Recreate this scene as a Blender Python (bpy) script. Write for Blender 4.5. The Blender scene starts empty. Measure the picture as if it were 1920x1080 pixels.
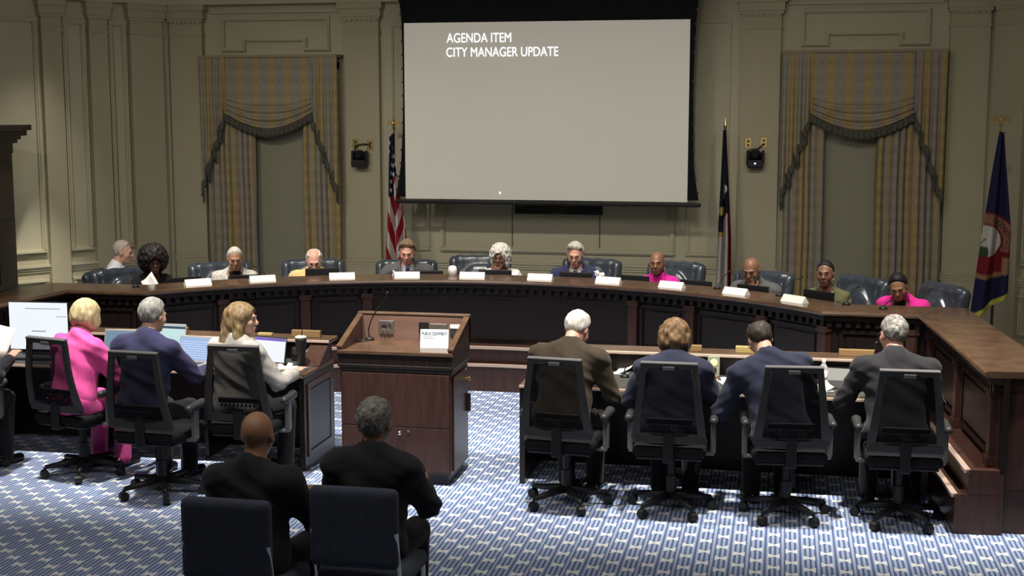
import bpy, bmesh, math, random
import numpy as np
from mathutils import Vector, Matrix, Euler

random.seed(7)
scene = bpy.context.scene
col = scene.collection
R = math.radians

# ------------------------------------------------------------------ camera
cam_d = bpy.data.cameras.new('camera')
cam_d.sensor_width = 36.0
cam_d.lens = 46.875
cam_d.clip_end = 200
cam = bpy.data.objects.new('camera', cam_d)
cam.location = (0, 0, 2.7)
cam.rotation_euler = (R(90 - 7.52), 0, R(11.5))
col.objects.link(cam)
scene.camera = cam

# ------------------------------------------------------------------ world, lights, exposure
world = bpy.data.worlds.new('world')
scene.world = world
world.use_nodes = True
world.node_tree.nodes['Background'].inputs[0].default_value = (1.0, 0.93, 0.85, 1)
world.node_tree.nodes['Background'].inputs[1].default_value = 0.05
vs = scene.view_settings
vs.view_transform = 'Standard'
vs.look = 'None'
vs.gamma = 1.0
vs.use_curve_mapping = False
vs.exposure = 0.25

def spot(name, loc, target, energy, angle, blend=0.6, size=0.09, color=(1, 0.93, 0.82)):
    d = bpy.data.lights.new(name, 'SPOT')
    d.energy = energy; d.spot_size = R(angle); d.spot_blend = blend
    d.shadow_soft_size = size; d.color = color
    o = bpy.data.objects.new(name, d)
    o.location = loc
    o.rotation_euler = (Vector(target) - Vector(loc)).to_track_quat('-Z', 'Y').to_euler()
    col.objects.link(o)
    return o

def area(name, loc, target, energy, sx, sy, color=(1, 0.93, 0.84)):
    d = bpy.data.lights.new(name, 'AREA')
    d.shape = 'RECTANGLE'; d.size = sx; d.size_y = sy; d.energy = energy; d.color = color
    o = bpy.data.objects.new(name, d)
    o.location = loc
    o.rotation_euler = (Vector(target) - Vector(loc)).to_track_quat('-Z', 'Y').to_euler()
    col.objects.link(o)
    return o

# ceiling spotlights washing the council dais, and a second row over the staff desks
for x, e in ((-6.6, 200), (-4.6, 165), (-2.7, 145), (-0.8, 150), (1.2, 135)):
    spot('front_wash_spotlight', (x, 8.9, 4.95), (x * 0.96 - 0.1, 14.0, 1.45), e, 60, 0.9)
for x, y in ((-6.1, 11.0), (-5.0, 11.3), (-3.6, 11.7), (-2.2, 11.7), (-0.8, 11.5), (0.4, 11.0), (1.3, 10.4)):
    spot('dais_downlight', (x, y, 4.95), (x, y + 1.45, 1.0), 430 if x < 1 else 170, 46, 0.7)
for i, x in enumerate((-5.4, -3.6, -1.8, 0.0, 1.4)):
    spot('staff_spotlight', (x, 8.3, 4.95), (x, 9.6, 0.8), 1100, 54, 0.9)
spot('well_spotlight', (-2.1, 9.9, 4.95), (-2.1, 11.4, 0), 420, 34, 0.7)
spot('corner_spotlight', (-7.75, 13.55, 4.9), (-8.62, 14.1, 0.2), 170, 40, 1.0)
spot('corner_spotlight', (-7.0, 11.7, 4.95), (-8.68, 14.2, 0.1), 800, 22, 1.0)
area('house_fill', (-2.6, 5.5, 5.0), (-2.6, 12.0, 1.5), 160, 6.0, 2.0)  # unseen area fill, added for general room brightness

# ------------------------------------------------------------------ materials
MATS = {}
def _n(nt, t, **kw):
    n = nt.nodes.new(t)
    for k, v in kw.items(): setattr(n, k, v)
    return n

def mat(name, color, rough=0.6, metal=0.0, spec=0.4, noise=0.0, nscale=12.0, stretch=(1, 1, 1), bump=0.0,
        bscale=60.0, coat=0.0, emit=0.0, sheen=0.0, alpha=1.0, trans=0.0, color2=None, ior=1.45):
    if name in MATS: return MATS[name]
    m = bpy.data.materials.new(name); m.use_nodes = True
    nt = m.node_tree
    b = nt.nodes['Principled BSDF']
    c = (*color, 1)
    b.inputs['Base Color'].default_value = c
    b.inputs['Roughness'].default_value = rough
    b.inputs['Metallic'].default_value = metal
    b.inputs['Specular IOR Level'].default_value = spec
    b.inputs['Coat Weight'].default_value = coat
    b.inputs['Coat Roughness'].default_value = 0.12
    b.inputs['Sheen Weight'].default_value = sheen
    b.inputs['Alpha'].default_value = alpha
    b.inputs['Transmission Weight'].default_value = trans
    b.inputs['IOR'].default_value = ior
    if emit:
        b.inputs['Emission Color'].default_value = c
        b.inputs['Emission Strength'].default_value = emit
    tc = _n(nt, 'ShaderNodeTexCoord')
    mp = _n(nt, 'ShaderNodeMapping'); mp.inputs['Scale'].default_value = stretch
    nt.links.new(tc.outputs['Object'], mp.inputs['Vector'])
    if noise or color2:
        nz = _n(nt, 'ShaderNodeTexNoise'); nz.inputs['Scale'].default_value = nscale
        nz.inputs['Detail'].default_value = 4
        nt.links.new(mp.outputs[0], nz.inputs['Vector'])
        rp = _n(nt, 'ShaderNodeValToRGB')
        rp.color_ramp.elements[0].position = 0.3; rp.color_ramp.elements[1].position = 0.7
        if color2:
            rp.color_ramp.elements[0].color = c; rp.color_ramp.elements[1].color = (*color2, 1)
        else:
            rp.color_ramp.elements[0].color = tuple(max(0, x * (1 - noise)) for x in color) + (1,)
            rp.color_ramp.elements[1].color = tuple(min(1, x * (1 + noise)) for x in color) + (1,)
        nt.links.new(nz.outputs['Fac'], rp.inputs['Fac'])
        nt.links.new(rp.outputs['Color'], b.inputs['Base Color'])
    if bump:
        n2 = _n(nt, 'ShaderNodeTexNoise'); n2.inputs['Scale'].default_value = bscale
        n2.inputs['Detail'].default_value = 3
        nt.links.new(mp.outputs[0], n2.inputs['Vector'])
        bp = _n(nt, 'ShaderNodeBump'); bp.inputs['Strength'].default_value = bump; bp.inputs['Distance'].default_value = 0.004
        nt.links.new(n2.outputs['Fac'], bp.inputs['Height'])
        nt.links.new(bp.outputs[0], b.inputs['Normal'])
    MATS[name] = m
    return m

def screen_mat(name, color, strength):
    m = mat(name, (.02, .02, .022), .25)
    b = m.node_tree.nodes['Principled BSDF']
    b.inputs['Emission Color'].default_value = (*color, 1); b.inputs['Emission Strength'].default_value = strength
    return m

def vcol_mat(name, rough=0.85):
    if name in MATS: return MATS[name]
    m = bpy.data.materials.new(name); m.use_nodes = True
    nt = m.node_tree; b = nt.nodes['Principled BSDF']
    a = _n(nt, 'ShaderNodeAttribute', attribute_name='print')
    nt.links.new(a.outputs['Color'], b.inputs['Base Color'])
    b.inputs['Roughness'].default_value = rough
    b.inputs['Specular IOR Level'].default_value = 0.2
    MATS[name] = m
    return m

def carpet_mat():
    m = bpy.data.materials.new('patterned_carpet'); m.use_nodes = True
    nt = m.node_tree; b = nt.nodes['Principled BSDF']; L = nt.links.new
    b.inputs['Roughness'].default_value = 0.95; b.inputs['Specular IOR Level'].default_value = 0.1
    g = _n(nt, 'ShaderNodeTexCoord'); s = _n(nt, 'ShaderNodeSeparateXYZ'); L(g.outputs['Object'], s.inputs[0])
    def M(op, a, bb=None, cc=None):
        n = _n(nt, 'ShaderNodeMath', operation=op)
        for i, v in enumerate((a, bb, cc)):
            if v is None: continue
            if isinstance(v, (int, float)): n.inputs[i].default_value = v
            else: L(v, n.inputs[i])
        return n.outputs[0]
    P = 0.212
    def motif(off):
        u = M('SUBTRACT', M('FRACT', M('ADD', M('DIVIDE', s.outputs[0], P), off)), 0.5)
        v = M('SUBTRACT', M('FRACT', M('ADD', M('DIVIDE', s.outputs[1], P), off)), 0.5)
        au = M('ABSOLUTE', u); av = M('ABSOLUTE', v)
        lim = M('ADD', 0.05, M('MULTIPLY', au, 0.9))
        return M('MULTIPLY', M('LESS_THAN', av, lim), M('LESS_THAN', au, 0.17))
    mo = M('MAXIMUM', motif(0.0), motif(0.5))
    st = M('GREATER_THAN', M('SINE', M('MULTIPLY', s.outputs[0], 2 * math.pi / 0.0303)), 0.1)
    m1 = _n(nt, 'ShaderNodeMix', data_type='RGBA'); L(st, m1.inputs['Factor'])
    m1.inputs['A'].default_value = (0.36, 0.43, 0.60, 1); m1.inputs['B'].default_value = (0.10, 0.15, 0.30, 1)
    m2 = _n(nt, 'ShaderNodeMix', data_type='RGBA'); L(mo, m2.inputs['Factor'])
    L(m1.outputs['Result'], m2.inputs['A']); m2.inputs['B'].default_value = (0.72, 0.75, 0.78, 1)
    L(m2.outputs['Result'], b.inputs['Base Color'])
    return m

def damask_mat(name='damask_fabric'):
    """gold and grey-mauve striped curtain fabric; the stripe runs along the fabric's own width coordinate"""
    m = bpy.data.materials.new(name); m.use_nodes = True
    nt = m.node_tree; b = nt.nodes['Principled BSDF']; L = nt.links.new
    b.inputs['Roughness'].default_value = 0.75; b.inputs['Specular IOR Level'].default_value = 0.25
    a = _n(nt, 'ShaderNodeAttribute', attribute_name='fabric')
    s = _n(nt, 'ShaderNodeSeparateXYZ'); L(a.outputs['Vector'], s.inputs[0])
    def M(op, x, y=None):
        n = _n(nt, 'ShaderNodeMath', operation=op)
        for i, v in enumerate((x, y)):
            if v is None: continue
            if isinstance(v, (int, float)): n.inputs[i].default_value = v
            else: L(v, n.inputs[i])
        return n.outputs[0]
    w = M('SINE', M('MULTIPLY', s.outputs[0], 2 * math.pi / 0.205))
    w2 = M('SINE', M('MULTIPLY', s.outputs[1], 2 * math.pi / 0.16))
    w3 = M('MULTIPLY', M('ABSOLUTE', w), w2)
    f = M('ADD', M('MULTIPLY', w, 2.4), 0.4)
    r = _n(nt, 'ShaderNodeValToRGB'); L(f, r.inputs[0])
    r.color_ramp.elements[0].color = (0.30, 0.275, 0.235, 1); r.color_ramp.elements[1].color = (0.37, 0.29, 0.14, 1)
    nz = _n(nt, 'ShaderNodeTexNoise'); nz.inputs['Scale'].default_value = 38; L(a.outputs['Vector'], nz.inputs['Vector'])
    mix = _n(nt, 'ShaderNodeMix', data_type='RGBA', blend_type='MULTIPLY')
    ff = M('ADD', M('MULTIPLY', w3, 0.22), M('MULTIPLY', nz.outputs['Fac'], 0.5)); L(ff, mix.inputs['Factor'])
    L(r.outputs['Color'], mix.inputs['A']); mix.inputs['B'].default_value = (0.62, 0.58, 0.52, 1)
    L(mix.outputs['Result'], b.inputs['Base Color'])
    return m

WALL = mat('cream_wall_paint', (0.50, 0.47, 0.335), 0.62, spec=0.3, noise=0.03, nscale=3)
WALLD = mat('beige_pilaster_tone', (0.43, 0.395, 0.27), 0.62, spec=0.3, noise=0.03, nscale=3)  # a little darker than the wall panels
CEIL = mat('ceiling_paint', (0.55, 0.52, 0.46), 0.8)
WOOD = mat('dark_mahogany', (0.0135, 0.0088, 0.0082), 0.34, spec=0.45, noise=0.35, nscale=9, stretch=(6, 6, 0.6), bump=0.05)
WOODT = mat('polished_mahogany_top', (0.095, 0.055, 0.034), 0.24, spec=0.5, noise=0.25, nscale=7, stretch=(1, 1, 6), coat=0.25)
EDGE_GLINT = mat('polished_edge_highlight', (0.48, 0.37, 0.31), 0.25, spec=0.6, coat=0.4)  # pale colour paints the highlight along the wooden edges
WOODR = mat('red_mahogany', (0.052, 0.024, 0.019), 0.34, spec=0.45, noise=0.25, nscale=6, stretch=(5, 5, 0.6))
BLACKTOP = mat('dark_grey_desk_blotter', (0.055, 0.058, 0.055), 0.42, spec=0.4, noise=0.1)
BLACK = mat('black_plastic', (0.012, 0.012, 0.014), 0.45)
BLACKM = mat('matte_black_fabric', (0.010, 0.010, 0.012), 0.9, spec=0.15)
GREYP = mat('grey_plastic', (0.13, 0.13, 0.135), 0.4)
DGREY = mat('dark_grey_plastic', (0.035, 0.036, 0.038), 0.42)
BRASS = mat('brass', (0.75, 0.55, 0.22), 0.28, metal=1.0)
CHROME = mat('chrome', (0.7, 0.7, 0.72), 0.18, metal=1.0)
STEEL = mat('brushed_steel', (0.36, 0.36, 0.34), 0.35, metal=0.9)
LEATHER = mat('blue_grey_leather', (0.035, 0.044, 0.058), 0.25, spec=0.55, noise=0.15, nscale=20, bump=0.12, bscale=90)
PAPER = mat('white_paper', (0.86, 0.86, 0.84), 0.7)
CARD = mat('cream_white_card', (0.88, 0.86, 0.80), 0.7)
CARPET = carpet_mat()
DAMASK = damask_mat()
FRINGE = mat('grey_green_fringe', (0.085, 0.085, 0.065), 0.9, noise=0.5, nscale=60, bump=0.6, bscale=150)
SHADE = mat('sage_roller_shade', (0.27, 0.265, 0.19), 0.85)
GLASS = mat('clear_glass', (0.9, 0.95, 0.95), 0.05, trans=1.0, ior=1.45)

# ------------------------------------------------------------------ mesh helpers
def tag(o, label=None, cat=None, group=None, kind=None):
    if label: o['label'] = label
    if cat: o['category'] = cat
    if group: o['group'] = group
    if kind: o['kind'] = kind
    return o

def link(name, me, m, parent=None, smooth=False, loc=None, rot=None):
    if m is not None and not me.materials: me.materials.append(m)
    if smooth:
        me.polygons.foreach_set('use_smooth', [True] * len(me.polygons))
    o = bpy.data.objects.new(name, me)
    col.objects.link(o)
    if parent is not None: o.parent = parent
    if loc is not None: o.location = loc
    if rot is not None: o.rotation_euler = rot
    return o

def empty(name, loc=(0, 0, 0), rz=0.0, label=None, cat=None, group=None):
    o = bpy.data.objects.new(name, None); o.empty_display_size = 0.1
    o.location = loc; o.rotation_euler = (0, 0, rz)
    col.objects.link(o)
    return tag(o, label, cat, group)

def copy_tree(o, parent=None):
    c = o.copy(); col.objects.link(c)
    if parent is not None: c.parent = parent
    for ch in list(o.children): copy_tree(ch, c)
    return c

class MB:
    def __init__(s): s.v = []; s.f = []
    def add(s, vs, fs):
        n = len(s.v); s.v.extend([tuple(p) for p in vs]); s.f.extend([tuple(i + n for i in f) for f in fs]); return s
    def box(s, x0, x1, y0, y1, z0, z1, M=None):
        vs = [Vector((x, y, z)) for x in (x0, x1) for y in (y0, y1) for z in (z0, z1)]
        if M is not None: vs = [M @ p for p in vs]
        return s.add(vs, [(0, 1, 3, 2), (4, 6, 7, 5), (0, 4, 5, 1), (2, 3, 7, 6), (0, 2, 6, 4), (1, 5, 7, 3)])
    def rbox(s, x0, x1, y0, y1, z0, z1, b=0.01, seg=2, M=None):
        bm = bmesh.new()
        bmesh.ops.create_cube(bm, size=1.0)
        for v in bm.verts:
            v.co = Vector((x0 + (v.co.x + .5) * (x1 - x0), y0 + (v.co.y + .5) * (y1 - y0), z0 + (v.co.z + .5) * (z1 - z0)))
        bmesh.ops.bevel(bm, geom=list(bm.edges), offset=b, segments=seg, affect='EDGES', profile=0.5)
        bm.verts.index_update()
        vs = [(M @ v.co if M is not None else v.co.copy()) for v in bm.verts]
        fs = [[v.index for v in f.verts] for f in bm.faces]
        bm.free()
        return s.add(vs, fs)
    def cyl(s, a, b, r0, r1=None, n=12, caps=True):
        a = Vector(a); b = Vector(b); r1 = r0 if r1 is None else r1
        d = (b - a).normalized(); u = d.orthogonal().normalized(); w = d.cross(u)
        vs = []
        for p, r in ((a, r0), (b, r1)):
            for i in range(n):
                t = 2 * math.pi * i / n; vs.append(p + (u * math.cos(t) + w * math.sin(t)) * r)
        fs = [(i, (i + 1) % n, n + (i + 1) % n, n + i) for i in range(n)]
        if caps: fs += [tuple(range(n))[::-1], tuple(range(n, 2 * n))]
        return s.add(vs, fs)
    def tube(s, pts, r, n=8, closed=False):
        pts = [Vector(p) for p in pts]; N = len(pts)
        rs = r if isinstance(r, (list, tuple)) else [r] * N
        vs = []; u = None
        for i, p in enumerate(pts):
            if closed: d = pts[(i + 1) % N] - pts[i - 1]
            else: d = pts[min(i + 1, N - 1)] - pts[max(i - 1, 0)]
            d.normalize()
            if u is None: u = d.orthogonal().normalized()
            u = (u - d * u.dot(d)).normalized(); w = d.cross(u)
            for k in range(n):
                t = 2 * math.pi * k / n; vs.append(p + (u * math.cos(t) + w * math.sin(t)) * rs[i])
        fs = []
        for i in range(N if closed else N - 1):
            j = (i + 1) % N
            for k in range(n): fs.append((i * n + k, i * n + (k + 1) % n, j * n + (k + 1) % n, j * n + k))
        if not closed: fs += [tuple(range(n))[::-1], tuple(range((N - 1) * n, N * n))]
        return s.add(vs, fs)
    def lathe(s, prof, c=(0, 0, 0), n=16):
        vs = []; fs = []
        for r, z in prof:
            for k in range(n):
                t = 2 * math.pi * k / n; vs.append((c[0] + r * math.cos(t), c[1] + r * math.sin(t), c[2] + z))
        for i in range(len(prof) - 1):
            for k in range(n): fs.append((i * n + k, i * n + (k + 1) % n, (i + 1) * n + (k + 1) % n, (i + 1) * n + k))
        fs += [tuple(range(n))[::-1], tuple(range((len(prof) - 1) * n, len(prof) * n))]
        return s.add(vs, fs)
    def ball(s, c, r, n=10, m=7, M=None):
        c = Vector(c); r = (r, r, r) if isinstance(r, (int, float)) else r
        vs = [Vector((0, 0, -1))]
        for i in range(1, m):
            a = -math.pi / 2 + math.pi * i / m
            for k in range(n):
                t = 2 * math.pi * k / n; vs.append(Vector((math.cos(a) * math.cos(t), math.cos(a) * math.sin(t), math.sin(a))))
        vs.append(Vector((0, 0, 1)))
        fs = [(0, 1 + (k + 1) % n, 1 + k) for k in range(n)]
        for i in range(m - 2):
            for k in range(n):
                fs.append((1 + i * n + k, 1 + i * n + (k + 1) % n, 1 + (i + 1) * n + (k + 1) % n, 1 + (i + 1) * n + k))
        T = len(vs) - 1
        fs += [(T, 1 + (m - 2) * n + k, 1 + (m - 2) * n + (k + 1) % n) for k in range(n)]
        vs = [Vector((v.x * r[0], v.y * r[1], v.z * r[2])) for v in vs]
        if M is not None: vs = [M @ v for v in vs]
        return s.add([v + c for v in vs], fs)
    def mesh(s, name):
        me = bpy.data.meshes.new(name); me.from_pydata(s.v, [], s.f); me.update()
        return me
    def build(s, name, m, parent=None, smooth=False, loc=None, rot=None):
        return link(name, s.mesh(name), m, parent, smooth, loc, rot)

def rbox_obj(name, x0, x1, y0, y1, z0, z1, m, parent=None, b=0.01, seg=2, smooth=False):
    return MB().rbox(x0, x1, y0, y1, z0, z1, b, seg).build(name, m, parent, smooth)

def text_mesh(name, s, size, m, parent, M, xs=1.0, extrude=0.001):
    cu = bpy.data.curves.new(name, 'FONT'); cu.body = s; cu.size = size; cu.extrude = extrude
    t = bpy.data.objects.new(name, cu); col.objects.link(t)
    dg = bpy.context.evaluated_depsgraph_get()
    me = bpy.data.meshes.new_from_object(t.evaluated_get(dg))
    bpy.data.objects.remove(t)
    for v in me.vertices: v.co = M @ Vector((v.co.x * xs, v.co.y, v.co.z))
    me.materials.clear()
    return link(name, me, m, parent)

# ------------------------------------------------------------------ implicit surfaces (smooth bodies, cushions)
class Vol:
    def __init__(s, lo, hi, h):
        s.lo = np.array(lo, float); s.h = h
        s.n = np.ceil((np.array(hi) - s.lo) / h).astype(int) + 1
        s.D = np.full(s.n, 1.0, np.float32)
    def _blk(s, lo, hi):
        a = np.clip(np.floor((np.array(lo) - s.lo) / s.h).astype(int), 0, s.n)
        b = np.clip(np.ceil((np.array(hi) - s.lo) / s.h).astype(int) + 1, 0, s.n)
        if (b <= a).any(): return None, None
        g = np.meshgrid(*[s.lo[i] + s.h * np.arange(a[i], b[i]) for i in range(3)], indexing='ij', sparse=False)
        return tuple(slice(a[i], b[i]) for i in range(3)), np.stack(g, -1)
    def _mix(s, sl, d, k, op):
        D = s.D[sl]
        if op == 'add':
            if k > 0:
                hh = np.clip(0.5 + 0.5 * (D - d) / k, 0, 1)
                r = D * (1 - hh) + d * hh - k * hh * (1 - hh)
            else: r = np.minimum(D, d)
        elif op == 'sub': r = np.maximum(D, -d)
        else: r = np.maximum(D, d)
        s.D[sl] = r
    def ell(s, c, r, rot=None, k=0.0, op='add', infl=0.0):
        c = np.array(c, float); r = np.array(r, float) + infl
        m = (r.max() if rot is not None else r) + k + 2 * s.h
        sl, P = s._blk(c - m, c + m)
        if sl is None: return s
        q = P - c
        if rot is not None: q = q @ np.array(rot)
        k0 = np.sqrt(((q / r) ** 2).sum(-1)); k1 = np.sqrt(((q / r ** 2) ** 2).sum(-1)) + 1e-9
        d = k0 * (k0 - 1) / k1
        s._mix(sl, d, k, op); return s
    def cap(s, a, b, ra, rb=None, k=0.0, op='add', infl=0.0):
        a = np.array(a, float); b = np.array(b, float); rb = ra if rb is None else rb
        ra += infl; rb += infl
        m = max(ra, rb) + k + 2 * s.h
        sl, P = s._blk(np.minimum(a, b) - m, np.maximum(a, b) + m)
        if sl is None: return s
        ab = b - a; t = np.clip(((P - a) @ ab) / (ab @ ab + 1e-12), 0, 1)
        d = np.linalg.norm(P - a - t[..., None] * ab, axis=-1) - (ra + (rb - ra) * t)
        s._mix(sl, d, k, op); return s
    def rbox(s, c, half, r, rot=None, k=0.0, op='add'):
        c = np.array(c, float); half = np.array(half, float)
        m = np.linalg.norm(half) + k + 2 * s.h
        sl, P = s._blk(c - m, c + m)
        if sl is None: return s
        q = P - c
        if rot is not None: q = q @ np.array(rot)
        q = np.abs(q) - (half - r)
        d = np.linalg.norm(np.maximum(q, 0), axis=-1) + np.minimum(q.max(-1), 0) - r
        s._mix(sl, d, k, op); return s
    def fn(s, f, op='sub'):
        """f: (..,3) points -> signed distance, applied over the whole grid"""
        sl, P = s._blk(s.lo - 1, s.lo + s.h * s.n + 1)
        if op == 'disp': s.D[sl] = s.D[sl] + f(P)
        else: s._mix(sl, f(P), 0, op)
        return s
    def mesh(s, name):
        D = s.D; S = D < 0
        n0, n1, n2 = [x - 1 for x in D.shape]
        cnt = np.zeros((n0, n1, n2), np.int8)
        off = [(i, j, k) for i in (0, 1) for j in (0, 1) for k in (0, 1)]
        for i, j, k in off: cnt += S[i:i + n0, j:j + n1, k:k + n2]
        act = (cnt > 0) & (cnt < 8)
        idx = np.argwhere(act)
        if len(idx) == 0: return bpy.data.meshes.new(name)
        ids = np.full(act.shape, -1, np.int64); ids[act] = np.arange(len(idx))
        cv = np.stack([D[idx[:, 0] + i, idx[:, 1] + j, idx[:, 2] + k] for i, j, k in off], 1)
        acc = np.zeros((len(idx), 3)); num = np.zeros(len(idx))
        O = np.array(off, float)
        for a in range(8):
            for b in range(a + 1, 8):
                if abs(O[a] - O[b]).sum() != 1: continue
                va, vb = cv[:, a], cv[:, b]; x = (va < 0) != (vb < 0)
                t = np.where(x, va / (va - vb + 1e-12), 0)
                acc += np.where(x[:, None], O[a] + t[:, None] * (O[b] - O[a]), 0); num += x
        V = s.lo + s.h * (idx + acc / num[:, None])
        F = []
        for ax in range(3):
            e = np.zeros((D.shape[0], D.shape[1], D.shape[2]), bool)
            sa = [slice(None)] * 3; sb = [slice(None)] * 3; sa[ax] = slice(0, -1); sb[ax] = slice(1, None)
            ch = S[tuple(sa)] != S[tuple(sb)]
            p = np.argwhere(ch)
            u, w = (ax + 1) % 3, (ax + 2) % 3
            ok = (p[:, u] > 0) & (p[:, w] > 0) & (p[:, u] < D.shape[u] - 1) & (p[:, w] < D.shape[w] - 1)
            p = p[ok]
            if len(p) == 0: continue
            def cell(du, dw):
                q = p.copy(); q[:, u] -= du; q[:, w] -= dw
                return ids[q[:, 0], q[:, 1], q[:, 2]]
            q = np.stack([cell(1, 1), cell(0, 1), cell(0, 0), cell(1, 0)], 1)
            flip = ~S[p[:, 0], p[:, 1], p[:, 2]]
            q[flip] = q[flip][:, ::-1]
            F.append(q)
        F = np.concatenate(F)
        me = bpy.data.meshes.new(name)
        me.vertices.add(len(V)); me.vertices.foreach_set('co', V.astype(np.float32).ravel())
        me.loops.add(len(F) * 4); me.loops.foreach_set('vertex_index', F.astype(np.int32).ravel())
        me.polygons.add(len(F)); me.polygons.foreach_set('loop_start', np.arange(0, len(F) * 4, 4, dtype=np.int32))
        me.update(calc_edges=True); me.validate()
        return me
    def build(s, name, m, parent=None, loc=None, rot=None):
        return link(name, s.mesh(name), m, parent, True, loc, rot)
# ------------------------------------------------------------------ the room
AX = -2.66                                    # the room's axis of symmetry
tag(MB().box(-10.2, 4.9, -3.0, 16.2, -0.12, 0.0).build('floor', CARPET), 'blue carpet with diagonal rows of small white motifs', kind='structure')
tag(MB().box(-10.2, 4.9, -3.0, 16.2, 5.2, 5.32).build('ceiling', CEIL), kind='structure')

wb = MB().box(AX - 5.1, AX + 5.1, 15.7, 15.95, 0, 5.2).build('wall_back', WALL)
tag(wb, 'cream panelled back wall behind the dais', kind='structure')

def frame(mb, x0, x1, z0, z1, y, w=0.045, d=0.028):
    d *= 1.4
    """raised moulding around a panel; y is the wall face, the moulding stands out towards -y"""
    for (a, b, c, e) in ((x0, x1, z1 - w, z1), (x0, x1, z0, z0 + w), (x0, x0 + w, z0 + w, z1 - w), (x1 - w, x1, z0 + w, z1 - w)):
        mb.box(a, b, y - d, y + 0.005, c, e)
        iw = w * 0.3
        if b - a > e - c: mb.box(a, b, y - d * 1.5, y - d + 0.002, c + iw, e - iw)
        else: mb.box(a + iw, b - iw, y - d * 1.5, y - d + 0.002, c, e)

def rail(mb, x0, x1, z, y, s=1.0):
    mb.box(x0, x1, y - 0.02 * s, y + 0.005, z - 0.075, z - 0.045)
    mb.box(x0, x1, y - 0.035 * s, y + 0.005, z - 0.045, z - 0.012)
    mb.box(x0, x1, y - 0.055 * s, y + 0.005, z - 0.012, z + 0.014)

def pilaster(x0, x1, y, parent, depth=0.10):
    p = MB().box(x0, x1, y - depth, y + 0.01, 0.0, 4.0).build('pilaster', WALLD, parent)
    c = MB()
    f = y - depth
    c.box(x0 - 0.012, x1 + 0.012, f - 0.014, y, 3.635, 3.665)
    c.box(x0 - 0.02, x1 + 0.02, f - 0.022, y, 3.80, 3.835)
    c.box(x0 - 0.035, x1 + 0.035, f - 0.04, y, 3.835, 3.93)
    c.box(x0 - 0.06, x1 + 0.06, f - 0.065, y, 3.93, 4.0)
    n = max(4, int((x1 - x0) / 0.055))
    for i in range(n):
        xx = x0 + (x1 - x0) * (i + 0.5) / n
        c.box(xx - 0.015, xx + 0.015, f - 0.032, y, 3.775, 3.80)
    c.build('capital', WALLD, p)
    b = MB().box(x0 - 0.02, x1 + 0.02, f - 0.02, y, 0, 0.22).box(x0 - 0.01, x1 + 0.01, f - 0.01, y, 0.22, 0.27)
    b.build('base_block', WALLD, p)
    r = MB(); rail(r, x0 - 0.012, x1 + 0.012, 0.89, f + 0.003, 0.5)
    r.build('chair_rail', WALLD, p)
    return p

for s in (-1, 1):
    for d0, d1 in ((2.15, 2.59), (4.42, 4.84)):
        a, b = sorted((AX + s * d0, AX + s * d1))
        pilaster(a, b, 15.7, wb)
m = MB()
m.box(AX - 5.1, AX + 5.1, 15.52, 15.7, 4.0, 4.10).box(AX - 5.1, AX + 5.1, 15.50, 15.7, 4.10, 4.22)
m.box(AX - 5.1, AX + 5.1, 15.56, 15.7, 4.22, 4.6).box(AX - 5.1, AX + 5.1, 15.42, 15.7, 4.6, 4.7).box(AX - 5.1, AX + 5.1, 15.3, 15.7, 4.7, 4.85)
m.build('entablature', WALL, wb)
m = MB(); rail(m, AX - 2.15, AX + 2.15, 0.89, 15.7); m.build('chair_rail', WALL, wb)
m = MB(); frame(m, AX - 1.42, AX + 1.42, 1.02, 3.75, 15.7, 0.055, 0.03); m.build('panel_moulding', WALL, wb)
m = MB(); frame(m, AX - 1.42, AX + 1.42, 0.25, 0.76, 15.7, 0.055, 0.03); m.build('panel_moulding', WALL, wb)
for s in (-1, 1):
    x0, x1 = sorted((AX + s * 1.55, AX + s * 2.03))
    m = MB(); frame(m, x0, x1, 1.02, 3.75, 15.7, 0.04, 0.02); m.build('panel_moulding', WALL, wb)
    m = MB().box(AX + s * 0.53 - 0.006, AX + s * 0.53 + 0.006, 15.69, 15.70, 1.09, 3.7); m.build('panel_joint_shadow', mat('joint_shadow_brown', (0.14, 0.125, 0.09), 0.7), wb)  # thin dark strips painting the shade in the panel joints
m = MB().box(AX - 2.15, AX + 2.15, 15.67, 15.7, 0, 0.2).box(AX - 2.15, AX + 2.15, 15.68, 15.7, 0.2, 0.24)
tag(m.build('baseboard_back', WALL), kind='structure')

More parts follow.
